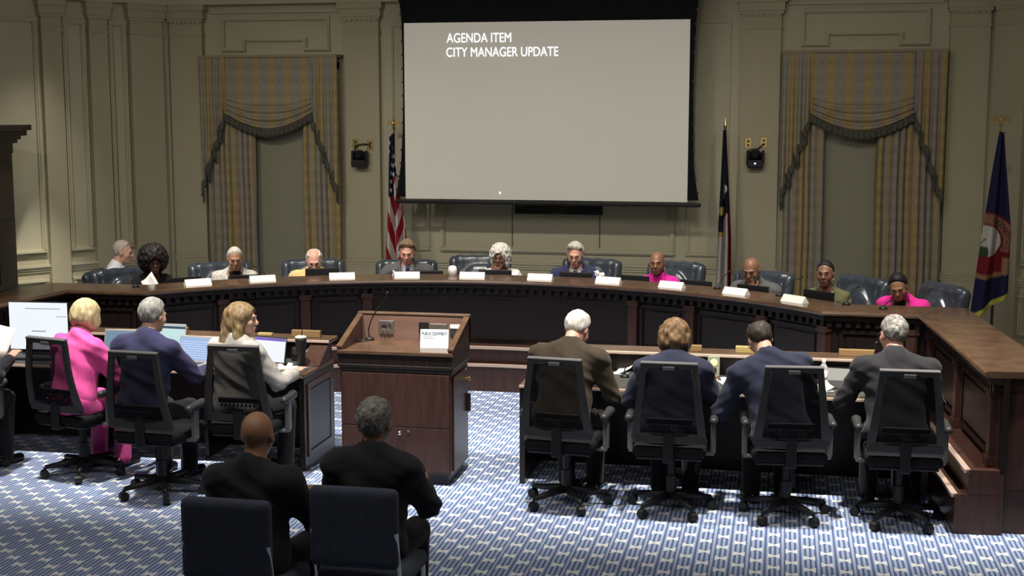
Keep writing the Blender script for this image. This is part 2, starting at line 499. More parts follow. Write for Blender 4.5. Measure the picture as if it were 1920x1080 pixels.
# canted side walls: local x runs along the wall, local -y... the face looks along local +y
def canted(name, origin, ang, mirror, label):
    L = 3.4
    w = MB().box(0, L, -0.2, 0, 0, 5.2).build(name, WALL, None, False, (*origin, 0), (0, 0, ang))
    tag(w, label, kind='structure')
    def X(a, b): return (a, b) if not mirror else (L - b, L - a)
    def flip(mb):                              # helpers build towards -y; turn the moulding to +y
        mb.v = [(x, -y, z) for x, y, z in mb.v]; mb.f = [f[::-1] for f in mb.f]; return mb
    for a, b in ((0.12, 0.54), (0.83, 1.06), (1.40, 1.64)):
        a, b = X(a, b)
        p = flip(MB().box(a, b, -0.085, 0.01, 0, 4.0)).build('pilaster', WALLD, w)
        c = MB().box(a - .012, b + .012, -.10, 0, 3.635, 3.665).box(a - .02, b + .02, -.105, 0, 3.80, 3.835).box(a - .035, b + .035, -.12, 0, 3.835, 3.93).box(a - .05, b + .05, -.14, 0, 3.93, 4.0)
        flip(c).build('capital', WALLD, p)
        flip(MB().box(a - .02, b + .02, -.105, 0, 0, .22)).build('base_block', WALLD, p)
    for a, b in ((0.57, 0.80), (1.09, 1.37), (1.67, 3.2)):
        a, b = X(a, b)
        m = MB(); frame(m, a, b, 1.04, 3.78, 0, 0.05, 0.03); flip(m).build('panel_moulding', WALL, w)
        m = MB(); frame(m, a, b, 0.28, 0.74, 0, 0.05, 0.03); flip(m).build('panel_moulding', WALL, w)
        m = MB(); rail(m, a - .03, b + .03, 0.89, 0); flip(m).build('chair_rail', WALL, w)
    m = MB().box(0, L, -.16, 0, 4.0, 4.1).box(0, L, -.18, 0, 4.1, 4.22).box(0, L, -.1, 0, 4.22, 4.6).box(0, L, -.26, 0, 4.6, 4.7).box(0, L, -.38, 0, 4.7, 4.85)
    flip(m).build('entablature', WALL, w)
    return w
canted('wall_left', (-7.55, 15.65), math.atan2(-.8, -.6), False, 'cream side wall with tall panels and pilasters, left of the dais')
canted('wall_right', (2.23 + .6 * 3.4, 15.65 - .8 * 3.4), math.atan2(.8, -.6), True, 'cream side wall with tall panels, right of the dais')
tag(MB().box(-9.79, -9.6, -3, 12.95, 0, 5.2).build('wall_left_side', WALL), kind='structure')
tag(MB().box(4.27, 4.46, -3, 12.95, 0, 5.2).build('wall_right_side', WALL), kind='structure')

# ------------------------------------------------------------------ windows and curtains
def window(n, xc):
    w = MB()
    for (a, b, c, d) in ((-.82, -.74, 0.3, 3.3), (.74, .82, 0.3, 3.3), (-.82, .82, 3.22, 3.3), (-.86, .86, 0.22, 0.3)):
        w.box(a, b, 15.63, 15.70, c, d)
    o = tag(w.build('window_%d' % n, WALL, None, False, (xc, 0, 0)), kind='structure')
    MB().box(-.74, .74, 15.672, 15.678, 0.3, 3.22).build('pane', GLASS, o)
    MB().box(-.74, .74, 15.655, 15.660, 0.32, 3.2).cyl((-.74, 15.655, 0.32), (.74, 15.655, 0.32), 0.012).build('roller_shade', SHADE, o)
    m = MB()
    pts = [(-.67, 3.83), (.69, 3.83), (.69, 3.46), (.40, 3.46), (.40, 3.58), (-.40, 3.58), (-.40, 3.46), (-.67, 3.46)]
    for i in range(8):
        (x0, z0), (x1, z1) = pts[i], pts[(i + 1) % 8]
        x0, x1 = sorted((x0, x1)); z0, z1 = sorted((z0, z1))
        e = .0 if x1 - x0 > z1 - z0 else .0015 ; ex = 1 if e == 0 else -1    # uprights butt between the rails
        m.box(x0 - .022, x1 + .022, 15.655 + e, 15.70, z0 - .022 * ex, z1 + .022 * ex)
        m.box(x0 - .008, x1 + .008, 15.635 + e, 15.655 + e, z0 - .008 * ex, z1 + .008 * ex)
    m.box(-.84, .84, 15.66, 15.70, 3.90, 3.94)
    m.build('overpanel_moulding', WALL, o)
    return o
WX = (-6.16, 0.84)
window(1, WX[0]); window(2, WX[1])

def cloth(name, nu, nv, fn, parent, m=None, thick=0.006):
    """fn(u,v) -> (x,y,z,fabric_u,fabric_v)"""
    V = []; A = []; F = []
    for j in range(nv + 1):
        for i in range(nu + 1):
            r = fn(i / nu, j / nv); V.append(r[:3]); A.append((r[3], r[4], 0.0))
    for j in range(nv):
        for i in range(nu):
            a = j * (nu + 1) + i; F.append((a, a + 1, a + nu + 2, a + nu + 1))
    me = bpy.data.meshes.new(name); me.from_pydata(V, [], F); me.update()
    at = me.attributes.new('fabric', 'FLOAT_VECTOR', 'POINT')
    at.data.foreach_set('vector', np.array(A, np.float32).ravel())
    o = link(name, me, m or DAMASK, parent, True)
    md = o.modifiers.new('thickness', 'SOLIDIFY'); md.thickness = thick
    return o

def curtains(xc, ul, ur, side):
    YB = 15.52
    # two hanging panels
    for nm, a, b, seed in (('left', -.86, ul, 1), ('right', ur, .86, 2)):
        nf = max(6, int((b - a) / 0.072))
        def fn(u, v, a=a, b=b, seed=seed, nf=nf):
            z = 3.1 - v * 2.98
            x = a + (b - a) * u
            ph = u * nf * 2 * math.pi + 0.5 * math.sin(3 * z + seed)
            y = YB + 0.055 * math.sin(ph) + 0.016 * math.sin(2.3 * ph + 1.0)
            x += 0.018 * math.cos(ph)
            return (xc + x, y, z, u * (b - a) * 2.05 + seed * .07, z)
        o = cloth('curtain_panel', nf * 12, 24, fn, None)
        tag(o, 'long gold and grey curtain panel on the %s side of the %s window' % (nm, side), 'curtain', 'striped curtain panels')
    # swag valance
    t = empty('swag_valance', (xc, 15.45, 2.4), 0, 'gold striped swag valance with dark fringe over the %s window' % side, 'valance')
    t.location = (0, 0, 0)
    def zb(u):                                  # swag bottom edge
        q = (u - 0.5) * 2
        return 2.47 + 0.20 * abs(q) ** 1.8
    def fs(u, v):
        x = -.57 + 1.12 * u
        top, bot = 3.37, zb(u)
        z = bot + (top - bot) * v
        q = abs(u - .5) * 2
        # crescent folds gathered towards the ends
        s = v / (0.44 - 0.10 * q)
        amp = 0.034 * max(0, 1 - s) ** 0.6 if s < 1 else 0
        y = 15.43 - 0.02 * (1 - q * q) * (1 - min(1, s)) + amp * math.cos(s * 4 * 2 * math.pi)
        return (xc + x, y, z, x, z + 0.35 * q * q * max(0, 1 - s))
    cloth('swag', 48, 72, fs, t)
    def fr(u, v):
        x = -.57 + 1.12 * u
        return (xc + x, 15.405 + 0.012 * math.sin(u * 120), zb(u) + 0.012 - 0.085 * v, x, v)
    cloth('swag_fringe', 120, 3, fr, t, FRINGE, 0.012)
    for sd in (-1, 1):
        def zj(w):                              # cascading zig-zag bottom edge, w = 0 inside .. 1 outside
            steps = 4.0
            k = w * steps; b = math.floor(min(k, steps - 1e-6)); f = k - b
            return 2.66 - (b + (f * 1.5 - 0.25 if f > .3 else -f * .6 + .1)) * 0.95 / steps
        def fj(u, v, sd=sd):
            w = u
            x = sd * (.55 + .335 * w)
            z = 3.37 + (zj(w) - 3.37) * v
            y = 15.41 + 0.028 * math.sin(w * 4 * 2 * math.pi + .6) * min(1, .25 + v)
            return (xc + x, y, z, x, z)
        cloth('jabot', 44, 30, fj, t)
        def fe(u, v, sd=sd):
            x = sd * (.55 + .335 * u)
            return (xc + x + sd * .02 * math.sin(u * 50), 15.395 + 0.028 * math.sin(u * 4 * 2 * math.pi + .6) + .008 * math.sin(u * 90), zj(u) + 0.05 - 0.115 * v, x, v)
        cloth('jabot_fringe', 90, 3, fe, t, FRINGE, 0.014)
    MB().box(xc - .885, xc + .885, 15.40, 15.69, 3.355, 3.385).build('mounting_board', DAMASK, t)
curtains(WX[0], -.23, .39, 'left-hand')
curtains(WX[1], -.42, .16, 'right-hand')

# ------------------------------------------------------------------ projection screen
SCR = mat('lit_projection_screen', (0.60, 0.585, 0.52), 0.9, spec=0.1, emit=0.0)
SCR.node_tree.nodes['Principled BSDF'].inputs['Emission Color'].default_value = (0.46, 0.44, 0.375, 1)
SCR.node_tree.nodes['Principled BSDF'].inputs['Emission Strength'].default_value = 0.26
SCRT = mat('projected_white_text', (0.9, 0.95, 1.0), 0.9, emit=0.95)
ps = empty('projection_screen', (0, 0, 0), 0, 'large pulled-down projection screen with black border above the dais', 'projection screen')
zs = [4.9, 4.3, 3.92, 3.7, 3.3, 2.9, 2.5, 2.1, 1.85, 1.72]
el = [-4.45, -4.43, -4.365, -4.345, -4.338, -4.335, -4.345, -4.37, -4.41, -4.44]
er = [-.86, -.88, -.965, -.985, -1.0, -1.005, -.995, -.985, -.95, -.925]
m = MB(); n = len(zs)
vs_ = [(el[i], 15.0, zs[i]) for i in range(n)] + [(er[i], 15.0, zs[i]) for i in range(n)]
vs_ += [(x, 15.006, z) for x, y, z in vs_]
fs_ = []
for i in range(n - 1):
    fs_ += [(i, i + 1, n + i + 1, n + i), (2 * n + i, 3 * n + i, 3 * n + i + 1, 2 * n + i + 1), (i, 2 * n + i, 2 * n + i + 1, i + 1), (n + i, n + i + 1, 3 * n + i + 1, 3 * n + i)]
m.add(vs_, fs_).build('black_border', BLACKM, ps)
MB().box(-4.315, -1.052, 14.992, 14.999, 1.70, 3.71).build('screen_surface', SCR, ps)
MB().rbox(-4.44, -.90, 14.965, 15.02, 1.645, 1.69, .012).build('bottom_bar', BLACK, ps)
MB().rbox(-4.6, -.7, 14.9, 15.1, 4.85, 5.1, .02).build('roller_case', BLACK, ps)
m = MB()
for side, ee in ((-1, el), (1, er)):
    for k in range(16):
        z = 1.8 + k * 0.155
        x = np.interp(-z, [-q for q in zs], ee)
        m.box(x - .012, x + .012, 14.994, 15.012, z - .012, z + .012)
tag(m.build('tension_tabs', BLACK, ps), kind='stuff')
TM = Matrix.Translation((0, 14.988, 0)) @ Matrix.Rotation(R(90), 4, 'X')
def screen_line(s, x0, x1, zb_, h):
    cu = text_mesh('screen_text', s, h / 0.70, SCRT, ps, Matrix.Identity(4))
    xs = [v.co.x for v in cu.data.vertices]; w = max(xs) - min(xs); k = (x1 - x0) / w; mn = min(xs)
    for v in cu.data.vertices: v.co = Vector((x0 + (v.co.x - mn) * k, 14.990 - v.co.z * .5, zb_ + v.co.y))
screen_line('AGENDA ITEM', -3.81, -3.06, 3.485, 0.105)
screen_line('CITY MANAGER UPDATE', -3.815, -2.52, 3.325, 0.105)
MB().add([(-3.2, 14.989, 1.80), (-3.2, 14.989, 1.765), (-3.176, 14.989, 1.772)], [(0, 1, 2)]).build('cursor_arrow', SCRT, ps)

tv = empty('wall_display', (-2.6, 15.6, 1.9), 0, 'black wall-mounted display peeking out below the projection screen', 'display')
MB().rbox(-.52, .52, -.10, .0, -.40, .45, .012).build('housing', BLACK, tv)
MB().box(-.49, .49, -.104, -.10, -.35, .42).build('display_panel', mat('dark_display_glass', (0.008, 0.008, 0.012), 0.15), tv)
MB().box(-.08, .08, -.106, -.10, -.385, -.372).build('badge', mat('dull_gold', (0.12, 0.10, 0.05), 0.5), tv)

# ------------------------------------------------------------------ the dais
DC = Vector((-2.68, 8.70)); DR = 3.955
def arc_pt(th, r): return (DC.x + r * math.sin(th), DC.y + r * math.cos(th))
path = [(-6.69, 8.74), (-6.50, 11.2), (-5.72, 11.23)]
NA = 40; TE = math.asin(3.04 / DR)
path += [arc_pt(-TE + 2 * TE * i / NA, DR) for i in range(1, NA)]
path += [(0.36, 11.23), (1.14, 11.2), (1.33, 8.74)]
def normals(path):
    out = []
    for i in range(len(path)):
        ns = []
        for a, b in ((i - 1, i), (i, i + 1)):
            if a < 0 or b >= len(path): continue
            dx, dy = path[b][0] - path[a][0], path[b][1] - path[a][1]; l = math.hypot(dx, dy)
            ns.append((-dy / l, dx / l))
        nx = sum(q[0] for q in ns) / len(ns); ny = sum(q[1] for q in ns) / len(ns); l2 = nx * nx + ny * ny
        out.append((nx / l2, ny / l2))
    return out
PN = normals(path)
def sweep(prof, closed=True):
    """prof: list of (d,z); d = distance behind the front edge"""
    m = MB(); k = len(prof); V = []; F = []
    for (x, y), (nx, ny) in zip(path, PN):
        for d, z in prof: V.append((x + nx * d, y + ny * d, z))
    for i in range(len(path) - 1):
        for j in range(k): F.append((i * k + j, i * k + (j + 1) % k, (i + 1) * k + (j + 1) % k, (i + 1) * k + j))
    F += [tuple(range(k))[::-1], tuple((len(path) - 1) * k + j for j in range(k))]
    m.add(V, F)
    m.f = [f[::-1] for f in m.f]
    return m
dais = empty('council_dais', (-2.68, 12.9, 0), 0, 'long curved dark mahogany council dais with panelled front', 'dais')
dais.location = (0, 0, 0)
sweep([(-.03, 1.028), (-.045, 1.034), (-.05, 1.048), (-.045, 1.064), (-.03, 1.07), (.42, 1.07), (.42, 1.028)]).build('counter_top', WOODT, dais)
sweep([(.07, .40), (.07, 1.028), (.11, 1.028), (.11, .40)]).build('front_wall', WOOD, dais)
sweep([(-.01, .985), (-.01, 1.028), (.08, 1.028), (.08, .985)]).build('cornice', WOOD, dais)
sweep([(-.20, 0), (-.20, .235), (-.21, .24), (-.21, .258), (-.195, .265), (.1, .265), (.1, 0)]).build('plinth', WOODR, dais)
sweep([(-.12, .26), (-.12, .395), (-.135, .40), (-.135, .418), (-.12, .425), (.1, .425), (.1, .26)]).build('plinth_step', WOODR, dais)
sweep([(-.222, .245), (-.222, .268), (-.185, .272), (-.185, .245)]).build('nosing', EDGE_GLINT, dais)  # bright line on the step is a highlight put into the colour
sweep([(-.147, .405), (-.147, .428), (-.11, .432), (-.11, .405)]).build('nosing', EDGE_GLINT, dais)
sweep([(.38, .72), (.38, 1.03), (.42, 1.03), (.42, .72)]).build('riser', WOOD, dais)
sweep([(.42, .72), (.42, .755), (.95, .755), (.95, .72)]).build('desk_surface', WOODT, dais)
# dentil course under the top: each tooth is only a few pixels, joined
m = MB()
for i in range(len(path) - 1):
    a = Vector(path[i]); b = Vector(path[i + 1]); L = (b - a).length; nrm = Vector((-(b - a).y, (b - a).x)).normalized()
    c = max(1, round(L / 0.075))
    for j in range(c):
        p = a + (b - a) * ((j + .5) / c); ang = math.atan2((b - a).y, (b - a).x)
        M = Matrix.Translation((p.x, p.y, 0)) @ Matrix.Rotation(ang, 4, 'Z')
        m.box(-.02, .02, .012, .075, .93, .985, M)
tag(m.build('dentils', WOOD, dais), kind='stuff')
def dpanel(w, z0=.47, z1=.90):
    m = MB(); fw = .03
    for a, b, c, d in ((-w / 2, w / 2, z1 - fw, z1), (-w / 2, w / 2, z0, z0 + fw), (-w / 2, -w / 2 + fw, z0, z1), (w / 2 - fw, w / 2, z0, z1)):
        m.box(a, b, -.028, .01, c, d)
    m.box(-w / 2 + fw + .03, w / 2 - fw - .03, -.02, .01, z0 + fw + .03, z1 - fw - .03)
    return m
def on_arc(th, d=0.07):
    x, y = arc_pt(th, DR + d); return (x, y, 0), (0, 0, -th)
def dpil(loc, rot):
    o = MB().box(-.045, .045, -.05, .01, .43, .93).build('pilaster', WOODR, dais, False, loc, rot)
    MB().box(-.06, .06, -.066, .01, .885, .905).box(-.055, .055, -.06, .01, .905, .93).build('capital', WOODR, o)
    MB().box(-.06, .06, -.064, .01, .43, .49).build('base_block', WOODR, o)
degs = [19.2, 27.9, 39.3, 49.5]
for s in (-1, 1):
    for d in degs: dpil(*on_arc(R(s * d)))
    for a, b in zip(degs[:-1], degs[1:]):
        w = 2 * (DR + .07) * math.sin(R((b - a) / 2)) - .13
        dpanel(w).build('panel', WOOD, dais, False, *on_arc(R(s * (a + b) / 2)))
for th, dw in ((-12.6, 13), (0, 12.2), (12.6, 13)):
    dpanel(2 * (DR + .07) * math.sin(R(dw / 2)) - .06).build('panel', WOOD, dais, False, *on_arc(R(th), .085))
def seg_items(p, q, fr_p, fr_pan, w):
    p = Vector(p); q = Vector(q); d = q - p; ang = math.atan2(d.y, d.x); nrm = Vector((-d.y, d.x)).normalized()
    for f in fr_p:
        c = p + d * f + nrm * .07; dpil((c.x, c.y, 0), (0, 0, ang))
    for f in fr_pan:
        c = p + d * f + nrm * .07; dpanel(w).build('panel', WOOD, dais, False, (c.x, c.y, 0), (0, 0, ang))
seg_items((-6.50, 11.2), (-5.72, 11.23), (.1,), (.52,), .5)
seg_items((.36, 11.23), (1.14, 11.2), (.9,), (.48,), .5)
seg_items((-6.69, 8.74), (-6.50, 11.2), (.06, .5, .94), (.28, .72), .85)
seg_items((1.14, 11.2), (1.33, 8.74), (.06, .5, .94), (.28, .72), .85)
# closed ends of the two dais legs
for x0, x1 in ((-7.11, -6.69), (1.33, 1.75)):
    m = MB().box(x0 + (.05 if x0 > 0 else .02), x1 - (.02 if x0 > 0 else .05), 8.80, 8.84, 0.0, 1.03)
    m.box(x0 + .09, x1 - .09, 8.785, 8.80, .3, .92); m.build('end_panel', WOODR, dais)

# ------------------------------------------------------------------ dark wooden cabinet at the far left
cb = empty('tall_cabinet', (-8.60, 13.05, 0), R(12), 'tall dark wooden cabinet with stepped cornice at the far left', 'cabinet')
MB().box(-.33, .30, -.3, .3, 0, 2.25).build('body', WOOD, cb)
m = MB()
for e, a, b in ((.01, 2.25, 2.36), (.05, 2.36, 2.40), (.08, 2.40, 2.44), (.13, 2.44, 2.50), (.17, 2.50, 2.56)):
    m.box(-.33 - e, .30 + e, -.3 - e, .3 + e, a, b)
m.build('cornice', WOOD, cb)
for x in (-.31, .0):
    d_ = MB().box(x, x + .29, -.325, -.3, .12, 2.2).build('door', WOOD, cb)
    q = MB(); frame(q, x + .04, x + .25, .2, 1.0, -.325, .04, .012); frame(q, x + .04, x + .25, 1.1, 2.1, -.325, .04, .012); q.build('door_moulding', WOOD, d_)
    MB().ball((x + (.27 if x < -.3 else .02), -.345, 1.1), .018).build('knob', BRASS, d_)
q = MB()
for k in range(3): q.box(.30, .312, -.24, .24, .15 + k * .7, .15 + k * .7 + .62)
q.build('side_panel', WOOD, cb)
# ------------------------------------------------------------------ staff desks
def staff_desk(x0, x1, label, open_end):
    d = empty('staff_desk', ((x0 + x1) / 2, 9.65, 0), 0, label, 'desk')
    o = (x0 + x1) / 2
    a, b = x0 - o, x1 - o
    def bx(nm, q, m): return MB().box(q[0], q[1], q[2], q[3], q[4], q[5]).build(nm, m, d)
    MB().rbox(a, b, -.35, .35, .715, .745, .008).build('desk_top', WOODT, d)
    bx('blotter_surface', (a + .04, b - .04, -.315, .27, .745, .748), BLACKTOP)
    bx('ledge_riser', (a, b, .27, .31, .745, .885), WOOD)
    MB().rbox(a - .01, b + .01, .22, .44, .885, .92, .010).build('ledge', WOODT, d)
    MB().rbox(a - .01, b + .01, .212, .224, .892, .914, .004).build('ledge_edge', EDGE_GLINT, d)  # pale strip carrying the painted highlight of the ledge
    MB().rbox(a, b, -.358, -.346, .72, .742, .004).build('desk_edge', EDGE_GLINT, d)
    bx('modesty_panel', (a + .04, b - .04, .27, .31, .02, .715), WOOD)
    for x in (a, b - .04):
        e = bx('end_panel', (x, x + .04, -.33, .35, 0, .715), WOOD)
        s = x - .012 if x == a else x + .04
        q = MB()
        for (y0, y1, z0, z1) in ((-.27, .27, .62, .66), (-.27, .27, .10, .14), (-.27, -.23, .14, .62), (.23, .27, .14, .62)): q.box(s, s + .012, y0, y1, z0, z1)
        q.build('panel_moulding', WOODR, e)
        MB().box(s + .004, s + .008, -.22, .22, .15, .61).build('inset_panel', mat('dark_slate_laminate', (0.030, 0.032, 0.040), 0.4), e)
    for x in (a + (b - a) * .36, a + (b - a) * .68): bx('support_panel', (x, x + .03, -.1, .27, 0, .715), WOOD)
    # sloping wing between ledge and desk top at the open end
    s = b - .15 if open_end == 'right' else a
    V = [(s, .0, .75), (s + .15, .0, .75), (s + .15, .27, .90), (s, .27, .90), (s, .03, .745), (s + .15, .03, .745), (s + .15, .28, .745), (s, .28, .745)]
    MB().add(V, [(0, 1, 2, 3), (4, 7, 6, 5), (0, 4, 5, 1), (1, 5, 6, 2), (2, 6, 7, 3), (3, 7, 4, 0)]).build('sloped_wing', WOODR, d)
    return d
staff_desk(-6.35, -3.49, 'dark wood staff desk with raised ledge, left of the podium', 'right')
staff_desk(-1.84, 1.02, 'dark wood staff desk with raised ledge, right of the podium', 'left')

# ------------------------------------------------------------------ podium
pd = empty('speaker_podium', (-2.725, 9.40, 0), 0, 'mahogany speaker podium with sloped sides and built-in control panels', 'podium')
hw, y0, y1 = .435, -.27, .28
MB().box(-hw + .02, hw - .02, y0 + .02, y1 - .02, .08, .86).build('cabinet_body', WOODR, pd)
MB().box(-hw + .05, hw - .05, y0 + .05, y1 - .05, 0, .08).build('toe_kick', BLACK, pd)
m = MB().rbox(-hw, hw, y0, y1, .855, .885, .01); m.rbox(-hw + .01, hw - .01, y0 + .01, y1 - .01, .83, .857, .008); m.build('waist_moulding', WOOD, pd)
MB().box(-hw + .005, hw - .005, y0 + .005, y1 - .005, .885, .975).build('top_box', WOOD, pd)
MB().box(-hw + .035, hw - .035, y0 + .012, y1 - .04, .972, .979).build('reading_surface', WOODT, pd)
MB().rbox(-hw, hw, y0 - .004, y0 + .022, .955, .985, .006).build('front_lip', WOODT, pd)
INN = mat('pinkish_veneer', (0.165, 0.10, 0.08), 0.35, noise=0.15, nscale=5, stretch=(1, 4, 4))
bk = MB().box(-hw, hw, y1 - .04, y1, .975, 1.175).build('back_board', WOODR, pd)
MB().box(-hw + .035, hw - .035, y1 - .046, y1 - .04, .979, 1.165).build('veneer_panel', INN, bk)
MB().rbox(-hw - .005, hw + .005, y1 - .05, y1 + .008, 1.17, 1.19, .006).build('top_rail', WOODT, pd)
for s in (-1, 1):
    xa, xb = (-hw, -hw + .035) if s < 0 else (hw - .035, hw)
    V = [(x, y, z) for x in (xa, xb) for (y, z) in ((y0, .975), (y1, .975), (y1, 1.175), (y0, 1.0))]
    w = MB().add(V, [(0, 1, 2, 3), (7, 6, 5, 4), (0, 4, 5, 1), (1, 5, 6, 2), (2, 6, 7, 3), (3, 7, 4, 0)]).build('side_wing', WOODR, pd)
    V = [(x, y, z) for x in (xa - .004, xb + .004) for (y, z) in ((y0 - .004, 1.0), (y1, 1.175), (y1, 1.19), (y0 - .004, 1.013))]
    MB().add(V, [(0, 1, 2, 3), (7, 6, 5, 4), (0, 4, 5, 1), (1, 5, 6, 2), (2, 6, 7, 3), (3, 7, 4, 0)]).build('edge_trim', WOODT, w)
dr = MB().rbox(-hw + .03, hw - .03, y0 + .008, y0 + .021, .43, .82, .004).build('drawer_front', WOODR, pd)
dr2 = MB().rbox(-hw + .03, hw - .03, y0 + .008, y0 + .021, .10, .425, .004).build('drawer_front', WOODR, pd)
MB().cyl((.10, y0 + .01, .40), (.10, y0 - .003, .40), .010).build('lock', CHROME, dr2)
MB().ball((.035, y0 - .012, .385), .016).cyl((.035, y0 + .01, .385), (.035, y0 - .01, .385), .008).build('knob', CHROME, dr2)
dd = MB().rbox(hw - .021, hw - .008, y0 + .06, y1 - .05, .10, .80, .004).build('side_door', WOODR, pd)
MB().ball((hw + .016, y1 - .12, .72), .017).cyl((hw - .01, y1 - .12, .72), (hw + .012, y1 - .12, .72), .008).build('knob', BRASS, dd)
MB().cyl((hw - .01, y1 - .12, .79), (hw - .003, y1 - .12, .79), .010).build('keyhole', BRASS, dd)
MB().rbox(hw - .01, hw + .02, y1 - .10, y1 - .07, .46, .60, .01).build('cable_clip', BLACK, dd)
def plate(x, w, h, z, m, name):
    p = MB().rbox(x - w / 2, x + w / 2, y1 - .055, y1 - .045, z - h / 2, z + h / 2, .003).build(name, m, pd); return p
p1 = plate(-.21, .115, .105, 1.075, STEEL, 'control_plate')
MB().box(-.245, -.205, y1 - .058, y1 - .055, 1.075, 1.095).build('display_slot', BLACK, p1)
q = MB()
for dx, dz in ((-.235, 1.05), (-.20, 1.05), (-.18, 1.10)): q.cyl((dx, y1 - .065, dz), (dx, y1 - .054, dz), .010)
q.build('push_buttons', CHROME, p1)
p2 = plate(.085, .075, .10, 1.075, BLACK, 'socket_plate')
q = MB()
for dx in (-.03, .03):
    for dz in (-.043, .043): q.cyl((.085 + dx, y1 - .06, 1.075 + dz), (.085 + dx, y1 - .054, 1.075 + dz), .005)
q.build('screws', CHROME, p2)
p3 = plate(.20, .13, .09, 1.07, STEEL, 'control_plate')
p4 = plate(.335, .09, .09, 1.07, DGREY, 'timer_unit')
MB().box(.292, .378, y1 - .058, y1 - .055, 1.085, 1.115).build('lit_display', mat('warm_lit_display', (1, .9, .62), .5, emit=0.9), p4)

def gooseneck(name, base, pts, label, head=.012, hl=.05, parent=None):
    t = empty(name, base, 0, label, 'microphone', 'gooseneck microphones')
    b = Vector(base); P = [Vector(p) - b for p in pts]
    MB().lathe([(.035, 0), (.035, .012), (.02, .022), (.012, .024)]).build('base', BLACK, t, True)
    # smooth the stem
    S = []
    for i in range(len(P) - 1):
        p0 = P[max(0, i - 1)]; p1_ = P[i]; p2_ = P[i + 1]; p3_ = P[min(len(P) - 1, i + 2)]
        for k in range(6):
            u = k / 6; S.append(.5 * ((2 * p1_) + (p2_ - p0) * u + (2 * p0 - 5 * p1_ + 4 * p2_ - p3_) * u * u + (3 * p1_ - p0 - 3 * p2_ + p3_) * u ** 3))
    S.append(P[-1])
    MB().tube(S, .0045, 6).build('stem', BLACK, t, True)
    d = (S[-1] - S[-3]).normalized()
    MB().cyl(S[-1] - d * .005, S[-1] + d * hl, head * .7, head, 10).ball(S[-1] + d * hl, head, 8, 6).build('capsule', BLACK, t, True)
    return t
gooseneck('gooseneck_microphone', (-3.06, 9.60, .979), [(-3.06, 9.60, 1.0), (-3.06, 9.58, 1.06), (-3.02, 9.55, 1.16), (-2.93, 9.50, 1.28), (-2.885, 9.47, 1.345)], 'tall thin black gooseneck microphone rising from the podium', .010, .03)
mp = empty('microphone_clip', (-3.09, 9.50, .979), R(10), 'small black microphone clip lying on the podium surface', 'clip')
MB().rbox(-.05, .0, -.012, .012, 0, .016, .004).build('clamp', BLACK, mp); MB().cyl((-.05, 0, .012), (-.075, 0, .012), .014).build('grip', BLACK, mp); MB().cyl((0, 0, .008), (.05, .005, .008), .004).build('rod', BLACK, mp)

# sign on the podium
sg = empty('tent_sign', (-2.485, 9.345, .979), R(6), 'white folded PUBLIC COMMENT sign standing on the podium', 'sign')
MS = Matrix.Rotation(R(-14), 4, 'X')
sh = MB().box(-.105, .105, -.002, .002, 0, .14, MS).build('front_panel', mat('bright_white_paper', (.50, .56, .60), .6), sg)
MB().box(-.105, .105, .066, .070, 0, .137, Matrix.Translation((0, .07, 0)) @ Matrix.Rotation(R(14), 4, 'X') @ Matrix.Translation((0, -.07, 0))).build('back_panel', PAPER, sg)
INK = mat('blue_grey_ink', (.03, .045, .12), .7)
tm = text_mesh('lettering', 'PUBLIC COMMENT', .030, INK, sh, Matrix.Identity(4), .74, .0003)
xs = [v.co.x for v in tm.data.vertices]; c_ = (max(xs) + min(xs)) / 2
MT = MS @ Matrix.Translation((0, -.0035, .098)) @ Matrix.Rotation(R(90), 4, 'X')
for v in tm.data.vertices: v.co = MT @ Vector((v.co.x - c_, v.co.y, v.co.z))
q = MB()
for z, w in ((.085, .06), (.073, .075)): q.box(-.08, -.08 + w, -.0035, -.002, z, z + .004, MS)
q.build('small_print', mat('pale_ink', (.5, .55, .66), .7), sh)

